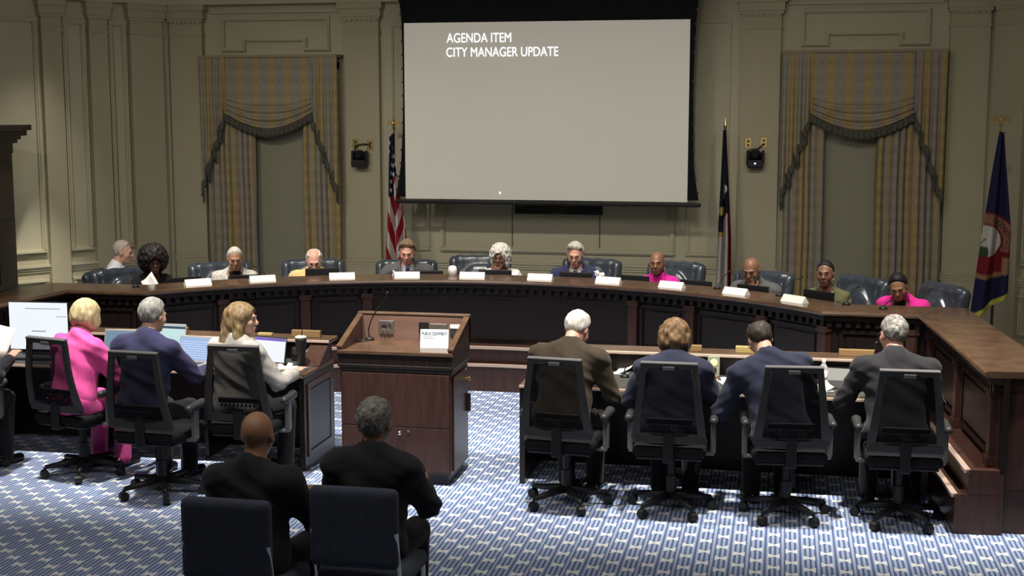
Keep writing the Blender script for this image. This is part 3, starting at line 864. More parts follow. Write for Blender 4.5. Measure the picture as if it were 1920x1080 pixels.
# ------------------------------------------------------------------ black mesh office chairs
MESHF = mat('black_chair_mesh', (0.006, 0.006, 0.008), 0.85, spec=0.1, alpha=0.88)
def office_chair():
    t = empty('office_chair')
    lean = Matrix.Translation((0, -.24, .56)) @ Matrix.Rotation(R(8), 4, 'X') @ Matrix.Translation((0, .24, -.56))
    def sect(z):                                # half width and depth of the back at height z
        f = (z - .56) / .53
        return .248 - .066 * f, -.25 - .05 * math.sin(math.pi * min(1, f * 1.1)) * .5
    fr_ = MB()
    for s in (-1, 1):
        V = []; N = 10
        for i in range(N + 1):
            z = .56 + .53 * i / N; w, y = sect(z)
            wd = .055 - .015 * i / N
            for (dx, dy) in ((0, -.014), (0, .014), (-wd, .010), (-wd, -.010)): V.append(lean @ Vector((s * (w + dx), y + dy, z)))
        F = []
        for i in range(N):
            for k in range(4): F.append((i * 4 + k, i * 4 + (k + 1) % 4, i * 4 + 4 + (k + 1) % 4, i * 4 + 4 + k))
        F += [(3, 2, 1, 0), tuple(N * 4 + k for k in range(4))]
        fr_.add(V, F)
    w, y = sect(1.08); fr_.rbox(-w - .002, w + .002, y - .016, y + .016, 1.052, 1.082, .006, 2, lean)
    w, y = sect(.56); fr_.rbox(-w + .01, w - .01, y - .02, y + .02, .53, .60, .012, 2, lean)
    fr_.build('back_frame', DGREY, t)
    w, y = sect(1.09); MB().rbox(-w - .004, w + .004, y - .02, y + .02, 1.082, 1.095, .005, 2, lean).build('top_trim', GREYP, t)
    MB().rbox(-.04, .04, y - .024, y - .014, 1.045, 1.073, .006, 2, lean).build('label_tab', GREYP, t)
    V = []; N = 10
    for i in range(N + 1):
        z = .59 + .47 * i / N; w, y = sect(z)
        for k in range(7):
            u = -1 + k / 3; V.append(lean @ Vector((u * (w - .045), y - .02 * (1 - u * u), z)))
    MB().add(V, [(i * 7 + k, i * 7 + k + 1, i * 7 + 8 + k, i * 7 + 7 + k) for i in range(N) for k in range(6)]).build('mesh_back', MESHF, t, True)
    lb = MB().rbox(-.15, .15, -.245, -.225, .66, .70, .008, 2, lean)
    for k in range(9): lb.box(-.12 + k * .03 - .006, -.12 + k * .03 + .006, -.262, -.245, .64, .66, lean)
    lb.build('lumbar_support', DGREY, t)
    Vol((-.28, -.28, .38), (.28, .30, .54), .012).rbox((0, .0, .465), (.245, .245, .04), .035).build('seat', BLACKM, t)
    MB().rbox(-.22, .22, -.22, .22, .405, .43, .01).build('seat_pan', BLACK, t)
    MB().rbox(-.04, .04, -.27, -.10, .40, .43, .01).rbox(-.035, .035, -.285, -.255, .40, .62, .01).build('back_bracket', BLACK, t)
    for s in (-1, 1):
        a = MB().rbox(s * .28 - .018, s * .28 + .018, -.04, .02, .42, .64, .008).rbox(min(s * .2, s * .29), max(s * .2, s * .29), -.04, .02, .405, .43, .006).build('arm_post', GREYP, t)
        V = Vol((s * .285 - .07, -.18, .62), (s * .285 + .07, .18, .70), .008)
        V.cap((s * .285, -.10, .655), (s * .285, .10, .66), .028, .03, 0).cap((s * .275, .09, .66), (s * .26, .13, .65), .028, .022, .02)
        V.build('arm_pad', DGREY, t)
    MB().cyl((0, 0, .1), (0, 0, .41), .026).cyl((0, 0, .1), (0, 0, .25), .036).build('gas_lift', BLACK, t)
    b = MB()
    for k in range(5):
        an = 2 * math.pi * k / 5 + .3; b.cyl((0, 0, .115), (.28 * math.cos(an), .28 * math.sin(an), .085), .030, .018, 8)
    b.build('star_base', BLACK, t, True)
    for k in range(5):
        an = 2 * math.pi * k / 5 + .3; c = Vector((.285 * math.cos(an), .285 * math.sin(an), .034)); tn = Vector((-math.sin(an), math.cos(an), 0))
        MB().cyl(c - tn * .022, c + tn * .022, .033, None, 10).cyl(c, c + Vector((0, 0, .05)), .01, None, 6).build('caster', BLACK, t)
    return t
oc = office_chair()
oc_list = [   # x, y of the seat centre, turn, label
    (-5.10, 8.93, -14, 'black mesh office chair holding the woman in the pink shirt'),
    (-4.28, 8.55, -4, 'black mesh office chair holding the grey-haired man in navy'),
    (-3.745, 8.92, 2, 'black mesh office chair holding the woman in the light grey blazer'),
    (-1.42, 8.88, -6, 'black mesh office chair holding the man in the brown suit'),
    (-0.70, 8.88, 0, 'black mesh office chair holding the woman with short curly brown hair'),
    (0.065, 8.90, 6, 'black mesh office chair holding the balding man leaning left'),
    (0.80, 8.92, 2, 'black mesh office chair holding the man in charcoal nearest the dais end'),
    (-6.02, 8.82, 20, 'black mesh office chair at the left edge of the picture'),
]
for i, (x, y, a, lab) in enumerate(oc_list):
    o = oc if i == 0 else copy_tree(oc)
    o.location = (x, y, 0); o.rotation_euler = (0, 0, R(a))
    tag(o, lab, 'chair', 'black mesh office chairs at the staff desks')

# ------------------------------------------------------------------ leather council chairs
def leather_chair():
    t = empty('leather_chair')
    lean = np.array(Matrix.Rotation(R(-10), 3, 'X'))
    V = Vol((-.36, -.46, .42), (.36, -.02, 1.18), .012)
    rot = np.array(Matrix.Rotation(R(10), 3, 'X'))
    V.rbox((0, -.27, .79), (.27, .062, .34), .055, rot, 0)
    V.cap((-.27, -.335, 1.075), (.27, -.335, 1.075), .05, .05, .04)
    V.ell((0, -.19, .80), (.22, .06, .24), rot, .05)
    V.fn(lambda P: 0.006 * np.cos(P[..., 0] * 42) * np.clip((P[..., 2] - .6) * 3, 0, 1) * 0.5, 'disp')
    V.build('backrest', LEATHER, t)
    for s in (-1, 1):
        W = Vol((s * .29 - .1, -.46, .42), (s * .29 + .1, .1, 1.18), .012)
        W.cap((s * .285, -.335, 1.07), (s * .292, -.245, .60), .052, .050, 0).cap((s * .285, -.30, 1.05), (s * .295, -.20, .62), .034, .034, .03)
        b = W.build('side_roll', LEATHER, t)
        MB().tube([(s * .235, -.275, 1.09), (s * .24, -.235, .95), (s * .243, -.205, .8), (s * .245, -.17, .62)], .006, 6).build('piping', LEATHER, b, True)
        A = Vol((s * .31 - .08, -.28, .55), (s * .31 + .08, .28, .76), .012)
        A.cap((s * .31, -.20, .68), (s * .31, .14, .69), .045, .05, 0).cap((s * .31, .14, .69), (s * .31, .19, .63), .05, .03, .03)
        A.build('armrest', LEATHER, t)
        MB().rbox(s * .31 - .025, s * .31 + .025, -.16, .12, .42, .66, .015).build('arm_support', LEATHER, t)
    Vol((-.32, -.3, .34), (.32, .34, .56), .014).rbox((0, .02, .44), (.28, .27, .075), .055).build('seat', LEATHER, t)
    MB().cyl((0, 0, .12), (0, 0, .38), .03).build('pedestal', BLACK, t)
    b = MB()
    for k in range(5):
        an = 2 * math.pi * k / 5; b.cyl((0, 0, .13), (.30 * math.cos(an), .30 * math.sin(an), .09), .035, .022, 8)
    b.build('star_base', WOOD, t, True)
    for k in range(5):
        an = 2 * math.pi * k / 5; c = Vector((.30 * math.cos(an), .30 * math.sin(an), .035)); tn = Vector((-math.sin(an), math.cos(an), 0))
        MB().cyl(c - tn * .02, c + tn * .02, .034, None, 10).cyl(c, c + Vector((0, 0, .06)), .01, None, 6).build('caster', BLACK, t)
    return t
lc = leather_chair()
lc_list = [(-46.1, 5.02, 8, 1.0, 'the woman with the black afro'), (-35.3, 5.06, 4, 1.0, 'the woman in the light grey jacket'),
           (-25.0, 5.04, 0, 1.0, 'the man in the yellow jacket'), (-14.1, 5.04, 2, .98, 'the man in the grey suit'),
           (-5.0, 5.02, 10, 1.03, 'the woman in the white top'), (7.1, 5.04, -6, 1.02, 'the silver-haired man in navy'),
           (17.0, 5.04, -8, 1.03, 'the woman in the magenta shirt'), (27.8, 5.04, -2, 1.0, 'the bald man resting his chin'),
           (39.4, 5.02, -12, 1.04, 'the woman in the olive top'), (48.9, 5.05, -14, 1.06, 'the woman in the bright pink jacket')]
for i, (th, r, da, sc, who) in enumerate(lc_list):
    o = lc if i == 0 else copy_tree(lc)
    x, y = arc_pt(R(th), r); o.location = (x, y, 0); o.rotation_euler = (0, 0, math.pi - R(th) + R(da)); o.scale = (1, 1, sc)
    tag(o, 'blue-grey padded leather chair of ' + who, 'chair', 'leather chairs behind the dais')
o = copy_tree(lc); o.location = (-7.12, 13.42, 0); o.rotation_euler = (0, 0, R(-80)); o.scale = (.9, .9, .86)
tag(o, 'leather chair of the white-haired man sitting by the left wall', 'chair')

# ------------------------------------------------------------------ name cards, screens and microphones on the dais
WHO = ['woman with the black afro', 'woman in the light grey jacket', 'man in the yellow jacket', 'man in the grey suit', 'woman in the white top',
       'silver-haired man in navy', 'woman in the magenta shirt', 'bald man resting his chin', 'woman in the olive top', 'woman in the bright pink jacket']
def on_dais(th, r, z): x, y = arc_pt(R(th), r); return (x, y, z)
cards = [(-42.3, 0), (-33.5, 1), (-22.6, 2), (-13.6, 3), (-4.5, 4), (5.1, 5), (14.9, 6), (24.2, 7), (33.9, 8), (43.1, 9)]
cmesh = MB()
V = [(-.125, 0, 0), (.125, 0, 0), (.125, .045, .058), (-.125, .045, .058), (-.125, .09, 0), (.125, .09, 0)]
cmesh.add(V, [(0, 1, 2, 3), (3, 2, 5, 4), (0, 3, 4), (1, 5, 2), (0, 4, 5, 1)])
cme = cmesh.mesh('name_card')
for th, k in cards:
    o = link('name_card', cme, CARD, None, False, on_dais(th, 4.05, 1.07), (0, 0, -R(th)))
    pos = ['leftmost on the dais counter', 'second from the left on the dais counter', 'third from the left on the dais counter', 'in front of the man in the grey suit', 'in front of the woman in the white top',
           'between the woman in white and the silver-haired man', 'between the silver-haired man and the woman in magenta', 'in front of the woman in the magenta shirt', 'in front of the bald man in grey', 'rightmost on the dais counter'][k]
    tag(o, 'cream white tent name card, ' + pos, 'name card', 'name cards along the dais')

def dais_screen():
    t = empty('desk_monitor')
    MB().rbox(-.17, .17, -.012, .012, .08, .36, .006).build('housing', BLACK, t)
    MB().box(-.16, .16, .012, .014, .09, .35).build('screen', mat('dim_screen', (.05, .06, .08), .2), t)
    MB().rbox(-.02, .02, -.03, -.012, 0, .2, .005).build('stand', BLACK, t)
    MB().rbox(-.1, .1, -.08, .06, 0, .015, .005).build('foot', BLACK, t)
    return t
dsn = dais_screen()
mons = [(-42.4, 0, .96), (-34.3, 1, .93), (-24.8, 2, 1.04), (-11.3, 3, .93), (-2.3, 4, .97), (8.4, 5, .97), (16.1, 6, .97), (24.7, 7, .95), (32.6, 8, .97), (42.0, 9, 1.03)]
MW = ['by the woman with the black afro', 'low before the woman in the light grey jacket', 'before the man in the yellow jacket', 'low before the man in the grey suit', 'before the woman in the white top', 'before the silver-haired man in navy',
      'left of the woman in the magenta shirt', 'between the woman in magenta and the bald man', 'before the bald man resting his chin', 'before the woman in the olive top']
for i, (th, k, sc) in enumerate(mons):
    o = dsn if i == 0 else copy_tree(dsn)
    o.location = on_dais(th, 4.5, .755); o.rotation_euler = (0, 0, -R(th)); o.scale = (1.0, 1, sc)
    tag(o, 'black dais monitor ' + MW[k], 'monitor', 'monitors on the dais')
def dmic(a, b, lab):
    a = Vector(a); b = Vector(b); mid = a.lerp(b, .5) + Vector((0, 0, .03))
    gooseneck('gooseneck_microphone', a, [a + Vector((0, 0, .02)), mid, b], lab, .009, .035)
dmic((-5.93, 11.45, 1.07), (-6.12, 11.72, 1.17), 'gooseneck microphone leaning towards the woman with the black afro')
dmic((-4.98, 12.33, 1.07), (-5.22, 12.60, 1.15), 'gooseneck microphone right of the woman in the light grey jacket')
dmic((-0.58, 12.42, 1.07), (-0.49, 12.78, 1.19), 'gooseneck microphone left of the bald man resting his chin')
dmic((-0.01, 12.05, 1.07), (0.17, 12.36, 1.20), 'gooseneck microphone left of the woman in the olive top')
dmic((0.55, 11.60, 1.07), (0.66, 11.95, 1.18), 'gooseneck microphone right of the woman in the olive top')
dmic((0.84, 11.40, 1.07), (0.94, 11.62, 1.11), 'short microphone at the mouth of the woman in the pink jacket')

cp = empty('paper_cup', on_dais(-7.6, 4.3, 1.07), 0, 'white rounded cup left of the woman in the white top', 'cup')
MB().lathe([(.03, 0), (.042, .01), (.046, .05), (.04, .08), (.028, .092), (.01, .096)]).build('bowl', PAPER, cp, True); MB().lathe([(.034, 0), (.034, .004)]).build('foot', PAPER, cp)
def crumple(name, loc, r, label, seed, m=PAPER, cat='paper'):
    V = Vol((-r * 1.6,) * 3, (r * 1.6,) * 3, r / 9)
    rnd = np.random.RandomState(seed)
    for k in range(7):
        d = rnd.randn(3); d /= np.linalg.norm(d); V.rbox(d * r * .55, (r * .6, r * .35, r * .12), r * .03, np.linalg.qr(rnd.randn(3, 3))[0], 0)
    o = link(name, V.mesh(name), m, None, False, loc)
    return tag(o, label, cat)
crumple('crumpled_tissue', on_dais(12.4, 4.3, 1.115), .05, 'crumpled white tissue right of the silver-haired man', 3, cat='tissue')
crumple('crumpled_tissue', on_dais(-15.5, 4.25, 1.09), .03, 'small crumpled white tissue left of the man in grey', 5, cat='tissue')
sp = MB()
Vs = []
for j in range(7):
    for i in range(5):
        u = i / 4; v = j / 6; Vs.append((-.07 + .14 * u, .03 * math.sin(3 * u + v), .26 * v))
sp.add(Vs, [(j * 5 + i, j * 5 + i + 1, j * 5 + i + 6, j * 5 + i + 5) for j in range(6) for i in range(4)])
o = sp.build('paper_sheet', PAPER, None, True, (-5.90, 11.80, .945), (R(-42), R(-30), R(25)))
tag(o, 'bent white sheet held by the woman with the black afro', 'paper'); md = o.modifiers.new('thickness', 'SOLIDIFY'); md.thickness = .002

# ------------------------------------------------------------------ things on the staff desks
SCW = screen_mat('bright_white_screen', (.86, .91, 1.0), .85)
SCB = screen_mat('pale_blue_screen', (.42, .58, .92), .68)
SCD = screen_mat('grey_blue_screen', (.22, .34, .48), .62)
def screen_lines(par, m, rects, y):
    q = MB()
    for a, b, c, d in rects: q.box(a, b, y - .0008, y, c, d)
    return q.build('page_lines', m, par)
bm_ = empty('desktop_monitor', (-5.92, 9.76, .748), R(4), 'large bright white desktop monitor at the left end of the desk', 'monitor')
MB().rbox(-.255, .255, -.012, .02, .02, .42, .006).build('housing', BLACK, bm_)
s_ = MB().box(-.25, .25, -.0145, -.012, .03, .415).build('screen', SCW, bm_)
screen_lines(s_, mat('grey_screen_text', (.30, .33, .42), .5, emit=.3), [(-.11, .19, .362, .370), (.15, .245, .300, .306), (-.06, .06, .175, .186)], -.0146)
MB().rbox(-.03, .03, .0, .04, 0, .15, .005).build('stand', BLACK, bm_); MB().rbox(-.12, .12, -.07, .09, 0, .012, .004).build('foot', BLACK, bm_)

def laptop(loc, a, tilt, w, h, body, scr, label, lines=None, lm=None):
    t = empty('laptop', loc, R(a), label, 'laptop', 'laptops on the left staff desk')
    MB().rbox(-w / 2, w / 2, -.22, .0, 0, .016, .004).build('keyboard_deck', body, t)
    MB().box(-w / 2 + .02, w / 2 - .02, -.12, -.02, .016, .0175).build('keys', DGREY, t)
    MB().box(-.045, .045, -.20, -.135, .016, .017).build('trackpad', GREYP, t)
    M = Matrix.Translation((0, 0, .012)) @ Matrix.Rotation(R(-tilt), 4, 'X')
    MB().rbox(-w / 2, w / 2, 0, .008, 0, h, .003, 2, M).build('lid', body, t)
    s = MB().box(-w / 2 + .008, w / 2 - .008, -.0012, .0004, .012, h - .014, M).build('screen', scr, t)
    if lines:
        q = MB()
        for A, B, C_, D_ in lines: q.box(A, B, -.0022, -.0010, C_, D_, M)
        q.build('page_lines', lm, s)
    return t
SILV = mat('silver_aluminium', (.55, .55, .56), .35, metal=.6)
laptop((-5.16, 9.70, .748), 4, 14, .33, .215, SILV, SCD, 'silver laptop with dim blue screen beside the woman in pink')
laptop((-4.82, 9.80, .748), -4, 10, .30, .255, SILV, screen_mat('pale_mint_screen', (.62, .88, .88), .72), 'laptop with a pale mint screen standing behind the man in navy', [(-.145, .145, .215, .235)], mat('dark_title_bar', (.03, .05, .08), .4))
laptop((-4.50, 9.58, .748), -8, 16, .29, .205, SILV, SCB, 'open laptop with pale blue spreadsheet right of the man in navy', [(-.13, .13, .03 + .018 * k, .032 + .018 * k) for k in range(8)], mat('screen_rule', (.35, .45, .75), .4, emit=.5))
laptop((-3.90, 9.64, .748), -12, 12, .30, .21, DGREY, SCW, 'open laptop with white document in front of the woman in grey', [(-.14, .14, .175, .195)], mat('purple_title_bar', (.10, .06, .30), .4, emit=.4))
kb = empty('keyboard', (-5.80, 9.50, .748), R(6), 'black keyboard in front of the large white monitor', 'keyboard')
MB().rbox(-.2, .2, -.07, .07, 0, .016, .004).build('tray', BLACK, kb)
q = MB()
for r_ in range(4):
    for c in range(13): q.box(-.187 + c * .029, -.163 + c * .029, -.058 + r_ * .029, -.034 + r_ * .029, .016, .021)
tag(q.build('keys', DGREY, kb), kind='stuff')
nb = [(-4.86, 9.95, 'brown wooden name block on the ledge behind the man in navy', .30, .05), (-3.70, 9.96, 'brown wooden name block on the ledge behind the black tumbler', .24, .055),
      (-4.05, 9.97, 'small brass name block on the ledge right of the long-haired woman', .12, .022), (-0.62, 9.95, 'olive name block on the ledge by the clear award', .10, .045),
      (-0.25, 9.95, 'bright brass name plate on the ledge left of the balding man', .14, .05), (0.56, 9.97, 'brown wooden name block on the ledge left of the charcoal suit', .26, .05)]
NBM = {0: mat('tan_wood', (.24, .15, .07), .45), 1: mat('brass_plate', (.62, .48, .20), .4, metal=.5)}
for i, (x, y, lab, w, h) in enumerate(nb):
    t = empty('name_block', (x, y, .92), 0, lab, 'name block', 'name blocks on the desk ledges')
    MB().rbox(-w / 2, w / 2, -.02, .02, 0, h, .004).build('block', NBM[1 if 'brass' in lab else 0], t)
    MB().box(-w / 2 + .01, w / 2 - .01, .02, .0215, .006, h - .006).build('plate', BRASS, t)
tb = empty('tumbler', (-3.62, 9.62, .748), 0, 'tall black insulated tumbler with lid and straw on the left desk', 'tumbler')
MB().lathe([(.03, 0), (.032, .005), (.034, .10), (.044, .20), (.045, .225)]).build('cup', BLACK, tb, True)
MB().lathe([(.046, .222), (.046, .235), (.03, .242), (.005, .243)]).build('lid', mat('pale_lid', (.55, .55, .55), .3), tb, True)
MB().cyl((.008, 0, .24), (.012, .004, .30), .004, None, 8).build('straw', BLACK, tb)
tp = empty('tissue_pack', (-3.66, 9.46, .748), R(8), 'small cream tissue pack near the corner of the left desk', 'tissue pack')
MB().rbox(-.065, .065, -.035, .035, 0, .028, .008, 3).build('pack', CARD, tp, True); MB().add([(-.02, -.01, .028), (.02, -.01, .028), (.03, .015, .05), (-.01, .02, .055)], [(0, 1, 2, 3), (3, 2, 1, 0)]).build('tissue_tip', PAPER, tp)
gl = empty('drinking_glass', (-3.79, 9.66, .748), 0, 'small clear glass on the left desk by the woman in grey', 'glass')
MB().lathe([(.026, 0), (.028, .004), (.033, .09), (.031, .09), (.026, .008), (.001, .008)]).build('bowl', GLASS, gl, True); MB().lathe([(.001, .009), (.026, .009), (.0285, .04), (.001, .04)]).build('water', GLASS, gl, True)
ms = empty('computer_mouse', (-3.76, 9.52, .748), 0, 'white computer mouse on a white pad at the left desk', 'mouse')
MB().rbox(-.10, .10, -.08, .08, 0, .004, .002).build('pad', PAPER, ms); MB().ball((0, 0, .01), (.032, .05, .024)).build('shell', CARD, ms, True); MB().cyl((0, .02, .032), (0, .035, .032), .006).build('wheel', DGREY, ms)
wc = empty('web_camera', (-3.74, 9.85, .748), 0, 'black conference speaker standing against the ledge of the left desk', 'speaker')
MB().rbox(-.04, .04, -.035, .035, 0, .11, .012).build('housing', BLACK, wc); MB().cyl((0, -.04, .075), (0, -.03, .075), .025).build('grille', DGREY, wc)
ph = empty('desk_phone', (-3.61, 9.86, .748), R(-20), 'black desk telephone with grey handset beside the tumbler', 'telephone')
V = [(-.05, -.06, 0), (.05, -.06, 0), (.05, .06, 0), (-.05, .06, 0), (-.05, -.06, .02), (.05, -.06, .02), (.05, .06, .08), (-.05, .06, .08)]
MB().add(V, [(3, 2, 1, 0), (4, 5, 6, 7), (0, 1, 5, 4), (1, 2, 6, 5), (2, 3, 7, 6), (3, 0, 4, 7)]).build('body', BLACK, ph); MB().tube([(-.05, -.04, .055), (-.05, 0, .085), (-.05, .05, .11)], [.014, .009, .014], 8).build('handset', GREYP, ph, True)
ww = gooseneck('gooseneck_microphone', (-4.25, 9.86, .748), [(-4.25, 9.86, .77), (-4.25, 9.83, .88), (-4.235, 9.76, .96)], 'small gooseneck microphone by the open spreadsheet laptop', .008, .03)

aw = empty('glass_award', (-0.475, 9.84, .748), R(8), 'clear upright award with gold emblem on the right desk', 'award')
MB().rbox(-.045, .045, -.014, .014, 0, .16, .008).build('glass_block', mat('greenish_acrylic', (.55, .62, .45), .12, trans=.55), aw); MB().ball((0, -.016, .11), (.028, .004, .03)).build('emblem', mat('pale_gold', (.9, .82, .45), .4), aw); MB().box(-.02, .02, -.018, -.013, .035, .07).build('dark_label', BLACK, aw)
rc = empty('red_stapler', (-0.49, 9.70, .748), R(15), 'small red stapler on the right desk under the award', 'stapler')
MB().rbox(-.05, .05, -.016, .016, .012, .035, .008).build('arm', mat('dull_red', (.40, .07, .07), .4), rc); MB().rbox(-.055, .055, -.016, .016, 0, .012, .004).build('base', PAPER, rc)
def papers(loc, a, lab, n=3):
    t = empty('paper_stack', loc, R(a), lab, 'papers')
    for k in range(n):
        M = Matrix.Translation((.012 * k, .01 * k, .003 * k)) @ Matrix.Rotation(R(-7 * k), 4, 'Z')
        m_ = MB(); V = []
        for j in range(5):
            for i in range(4): V.append(M @ Vector((-.108 + .072 * i, -.14 + .07 * j, .006 + .012 * max(0, j - 2.5) * (k % 2) + .02 * max(0, i - 1.5) * (k == n - 1))))
        m_.add(V, [(j * 4 + i, j * 4 + i + 1, j * 4 + i + 5, j * 4 + i + 4) for j in range(4) for i in range(3)])
        o = m_.build('sheet', PAPER, t); md = o.modifiers.new('thickness', 'SOLIDIFY'); md.thickness = .0015
    return t
papers((-0.29, 9.58, .748), 20, 'loose white papers left of the balding man')
papers((-1.16, 9.84, .748), -10, 'small white notes behind the man in the brown suit', 2).scale = (.5, .5, 1)
papers((0.30, 9.50, .748), 25, 'crumpled white notes right of the balding man\'s chair', 2).scale = (.55, .55, 1)
bt = empty('water_bottle', (0.315, 9.66, .748), 0, 'clear plastic water bottle on the right desk', 'bottle')
MB().lathe([(.028, 0), (.032, .01), (.032, .05), (.030, .06), (.032, .07), (.032, .12), (.026, .145), (.013, .165), (.013, .175)]).build('body', mat('clear_plastic', (.82, .86, .9), .08, trans=.7), bt, True); MB().cyl((0, 0, .175), (0, 0, .193), .015).build('cap', PAPER, bt); MB().lathe([(.0325, .065), (.0328, .07), (.0328, .11), (.0325, .115)]).build('label_band', CARD, bt, True)
lp = empty('closed_laptop', (0.52, 9.82, .748), R(2), 'dark laptop with opened low lid at the right desk', 'laptop')
MB().rbox(-.18, .18, -.25, 0, 0, .014, .004).build('keyboard_deck', DGREY, lp); MB().rbox(-.18, .18, 0, .008, 0, .12, .003, 2, Matrix.Translation((0, 0, .012)) @ Matrix.Rotation(R(-40), 4, 'X')).build('lid', mat('dull_graphite', (.06, .065, .065), .5), lp)
gooseneck('gooseneck_microphone', (-0.35, 9.86, .748), [(-.35, 9.86, .77), (-.33, 9.80, .84), (-.26, 9.72, .88)], 'low gooseneck microphone between the award and the papers', .009, .03)
gooseneck('gooseneck_microphone', (-1.12, 9.70, .748), [(-1.12, 9.70, .77), (-1.12, 9.69, .80), (-1.11, 9.66, .83)], 'stubby desk microphone right of the man in brown', .008, .02)
gooseneck('gooseneck_microphone', (0.66, 9.80, .748), [(.66, 9.80, .77), (.665, 9.76, .92), (.67, 9.62, 1.06)], 'gooseneck microphone near the mouth of the man in charcoal', .012, .04)
wr = empty('candy_wrapper', (-1.80, 9.74, .748), 0, 'blue and white crumpled wrapper at the left end of the right desk', 'wrapper')
crumple('w', (0, 0, .03), .04, 'x', 11).parent = wr
_w = wr.children[0]; _w.name = 'foil'; del _w['label']; del _w['category']; _w.data.materials.clear(); _w.data.materials.append(mat('blue_white_foil', (.05, .06, .45), .4, color2=(.9, .9, .95), nscale=18))

# ------------------------------------------------------------------ flags
def eagle(mb, z, s=1.0):
    mb.ball((0, 0, z - .05 * s), .022 * s).ball((0, 0, z + .0 * s), (.018 * s, .018 * s, .035 * s)).ball((.004 * s, -.01 * s, z + .045 * s), .012 * s)
    for k in (-1, 1):
        mb.add([(k * .01 * s, -.006, z + .02 * s), (k * .045 * s, -.006, z + .055 * s), (k * .075 * s, -.006, z + .035 * s), (k * .085 * s, -.006, z - .03 * s), (k * .055 * s, -.006, z - .005 * s), (k * .03 * s, -.006, z - .02 * s),
                (k * .01 * s, .006, z + .02 * s), (k * .045 * s, .006, z + .055 * s), (k * .075 * s, .006, z + .035 * s), (k * .085 * s, .006, z - .03 * s), (k * .055 * s, .006, z - .005 * s), (k * .03 * s, .006, z - .02 * s)],
               [(0, 1, 2, 3, 4, 5), (11, 10, 9, 8, 7, 6), (0, 6, 7, 1), (1, 7, 8, 2), (2, 8, 9, 3), (3, 9, 10, 4), (4, 10, 11, 5), (5, 11, 6, 0)])
def flag(name, loc, label, edge, color, zt, zb_, finial, nf, rz=0, fr_=False, pole_top=None):
    """edge(f) -> (left,right) of the drape at f = 0 top .. 1 bottom; color(u,f,x,z)"""
    t = empty(name, loc, rz, label, 'flag', 'ceremonial flags behind the dais')
    pt = pole_top or zt + .06
    MB().cyl((0, 0, .03), (0, 0, pt), .014, .012, 10).build('pole', WOOD if finial == 'eagle' else BRASS, t, True)
    MB().lathe([(.14, 0), (.14, .02), (.10, .04), (.04, .055), (.02, .08)]).build('base', BRASS, t, True)
    q = MB()
    if finial == 'eagle':
        q.cyl((0, 0, pt - .02), (0, 0, pt + .04), .013, .008); eagle(q, pt + .09)
    else: q.lathe([(.008, 0), (.016, .02), (.02, .05), (.012, .10), (.001, .16)], (0, 0, pt))
    q.build('finial', BRASS, t)
    nu, nv = 56, 110
    V = []; Cc = []
    for j in range(nv + 1):
        f = j / nv
        l, r = edge(f)
        for i in range(nu + 1):
            u = i / nu; x = l + (r - l) * u
            a = .02 + .045 * f
            y = -.075 + a * math.sin(u * nf * 2 * math.pi + 1.2 + .8 * f) + .01 * math.sin(u * nf * 5 + 5 * f)
            zbb = zb_(u); z = zt + (zbb - zt) * f
            V.append((x, y, z)); Cc.append((*color(u, f, x, z), 1))
    F = [(j * (nu + 1) + i, j * (nu + 1) + i + 1, (j + 1) * (nu + 1) + i + 1, (j + 1) * (nu + 1) + i) for j in range(nv) for i in range(nu)]
    me = bpy.data.meshes.new('flag_cloth'); me.from_pydata(V, [], F); me.update()
    at = me.color_attributes.new('print', 'FLOAT_COLOR', 'POINT'); at.data.foreach_set('color', np.array(Cc, np.float32).ravel())
    o = link('flag_cloth', me, vcol_mat('printed_flag_cloth'), t, True)
    md = o.modifiers.new('thickness', 'SOLIDIFY'); md.thickness = .006
    return t
RED = (.30, .012, .022); WHT = (.62, .58, .55); NAVY = (.012, .014, .045); GOLD = (.45, .33, .08)
def us_col(u, f, x, z):
    if f < .40 + .06 * math.sin(u * 7) and not (f > .3 and u > .55):
        sx = (u * 6 + f * 2.3) % 1; sz = (f * 16 + math.floor(u * 6 + f * 2.3) * .5) % 1
        if (sx - .5) ** 2 + (sz - .5) ** 2 < .045: return (.75, .74, .70)
        return NAVY
    # stripes fall steeply on the left of the centre fold and climb on the right of it
    s = (u * 3.2 - f * 6.5 * .55) if u < .52 else ((1.04 - u) * 2.2 - f * 9 * .55 + .8 * 1.0)
    return RED if (s % 1) < .52 else WHT
flag('national_flag', (-4.53, 15.25, 0), 'US stars and stripes flag hanging on a pole left of the projection screen',
     lambda f: (-.03 - .085 * f ** 1.3, .02 + .05 * min(1, f * 2.2) + .22 * max(0, f - .22)), us_col, 2.44, lambda u: .80 + .05 * math.sin(u * 9), 'eagle', 2.5, pole_top=2.47)
def nc_col(u, f, x, z):
    e = .52 + (-.10 * abs(u - .3) if u > .35 else .07)
    if f < e:
        if (u - .62) ** 2 * .35 + (f - .335) ** 2 * 9 < .005: return (.75, .74, .70)
        if abs(u - (.42 - .2 * (f - .2))) < .05 and f < .40: return GOLD if f < .2 else (.5, .48, .46)
        if .44 < f < .485 and u < .5: return GOLD
        return (.008, .009, .022)
    if f < e + .02 and u < .35: return GOLD
    return (.17, .008, .014) if u > .74 else (.50, .46, .43)
flag('state_flag', (-0.66, 15.25, 0), 'dark blue, white and red state flag on a pole right of the projection screen',
     lambda f: (-.018 - .055 * f, .015 + .055 * min(1, f * 1.6) + .04 * f), nc_col, 2.50, lambda u: .55, 'spear', 2.2, pole_top=2.5)
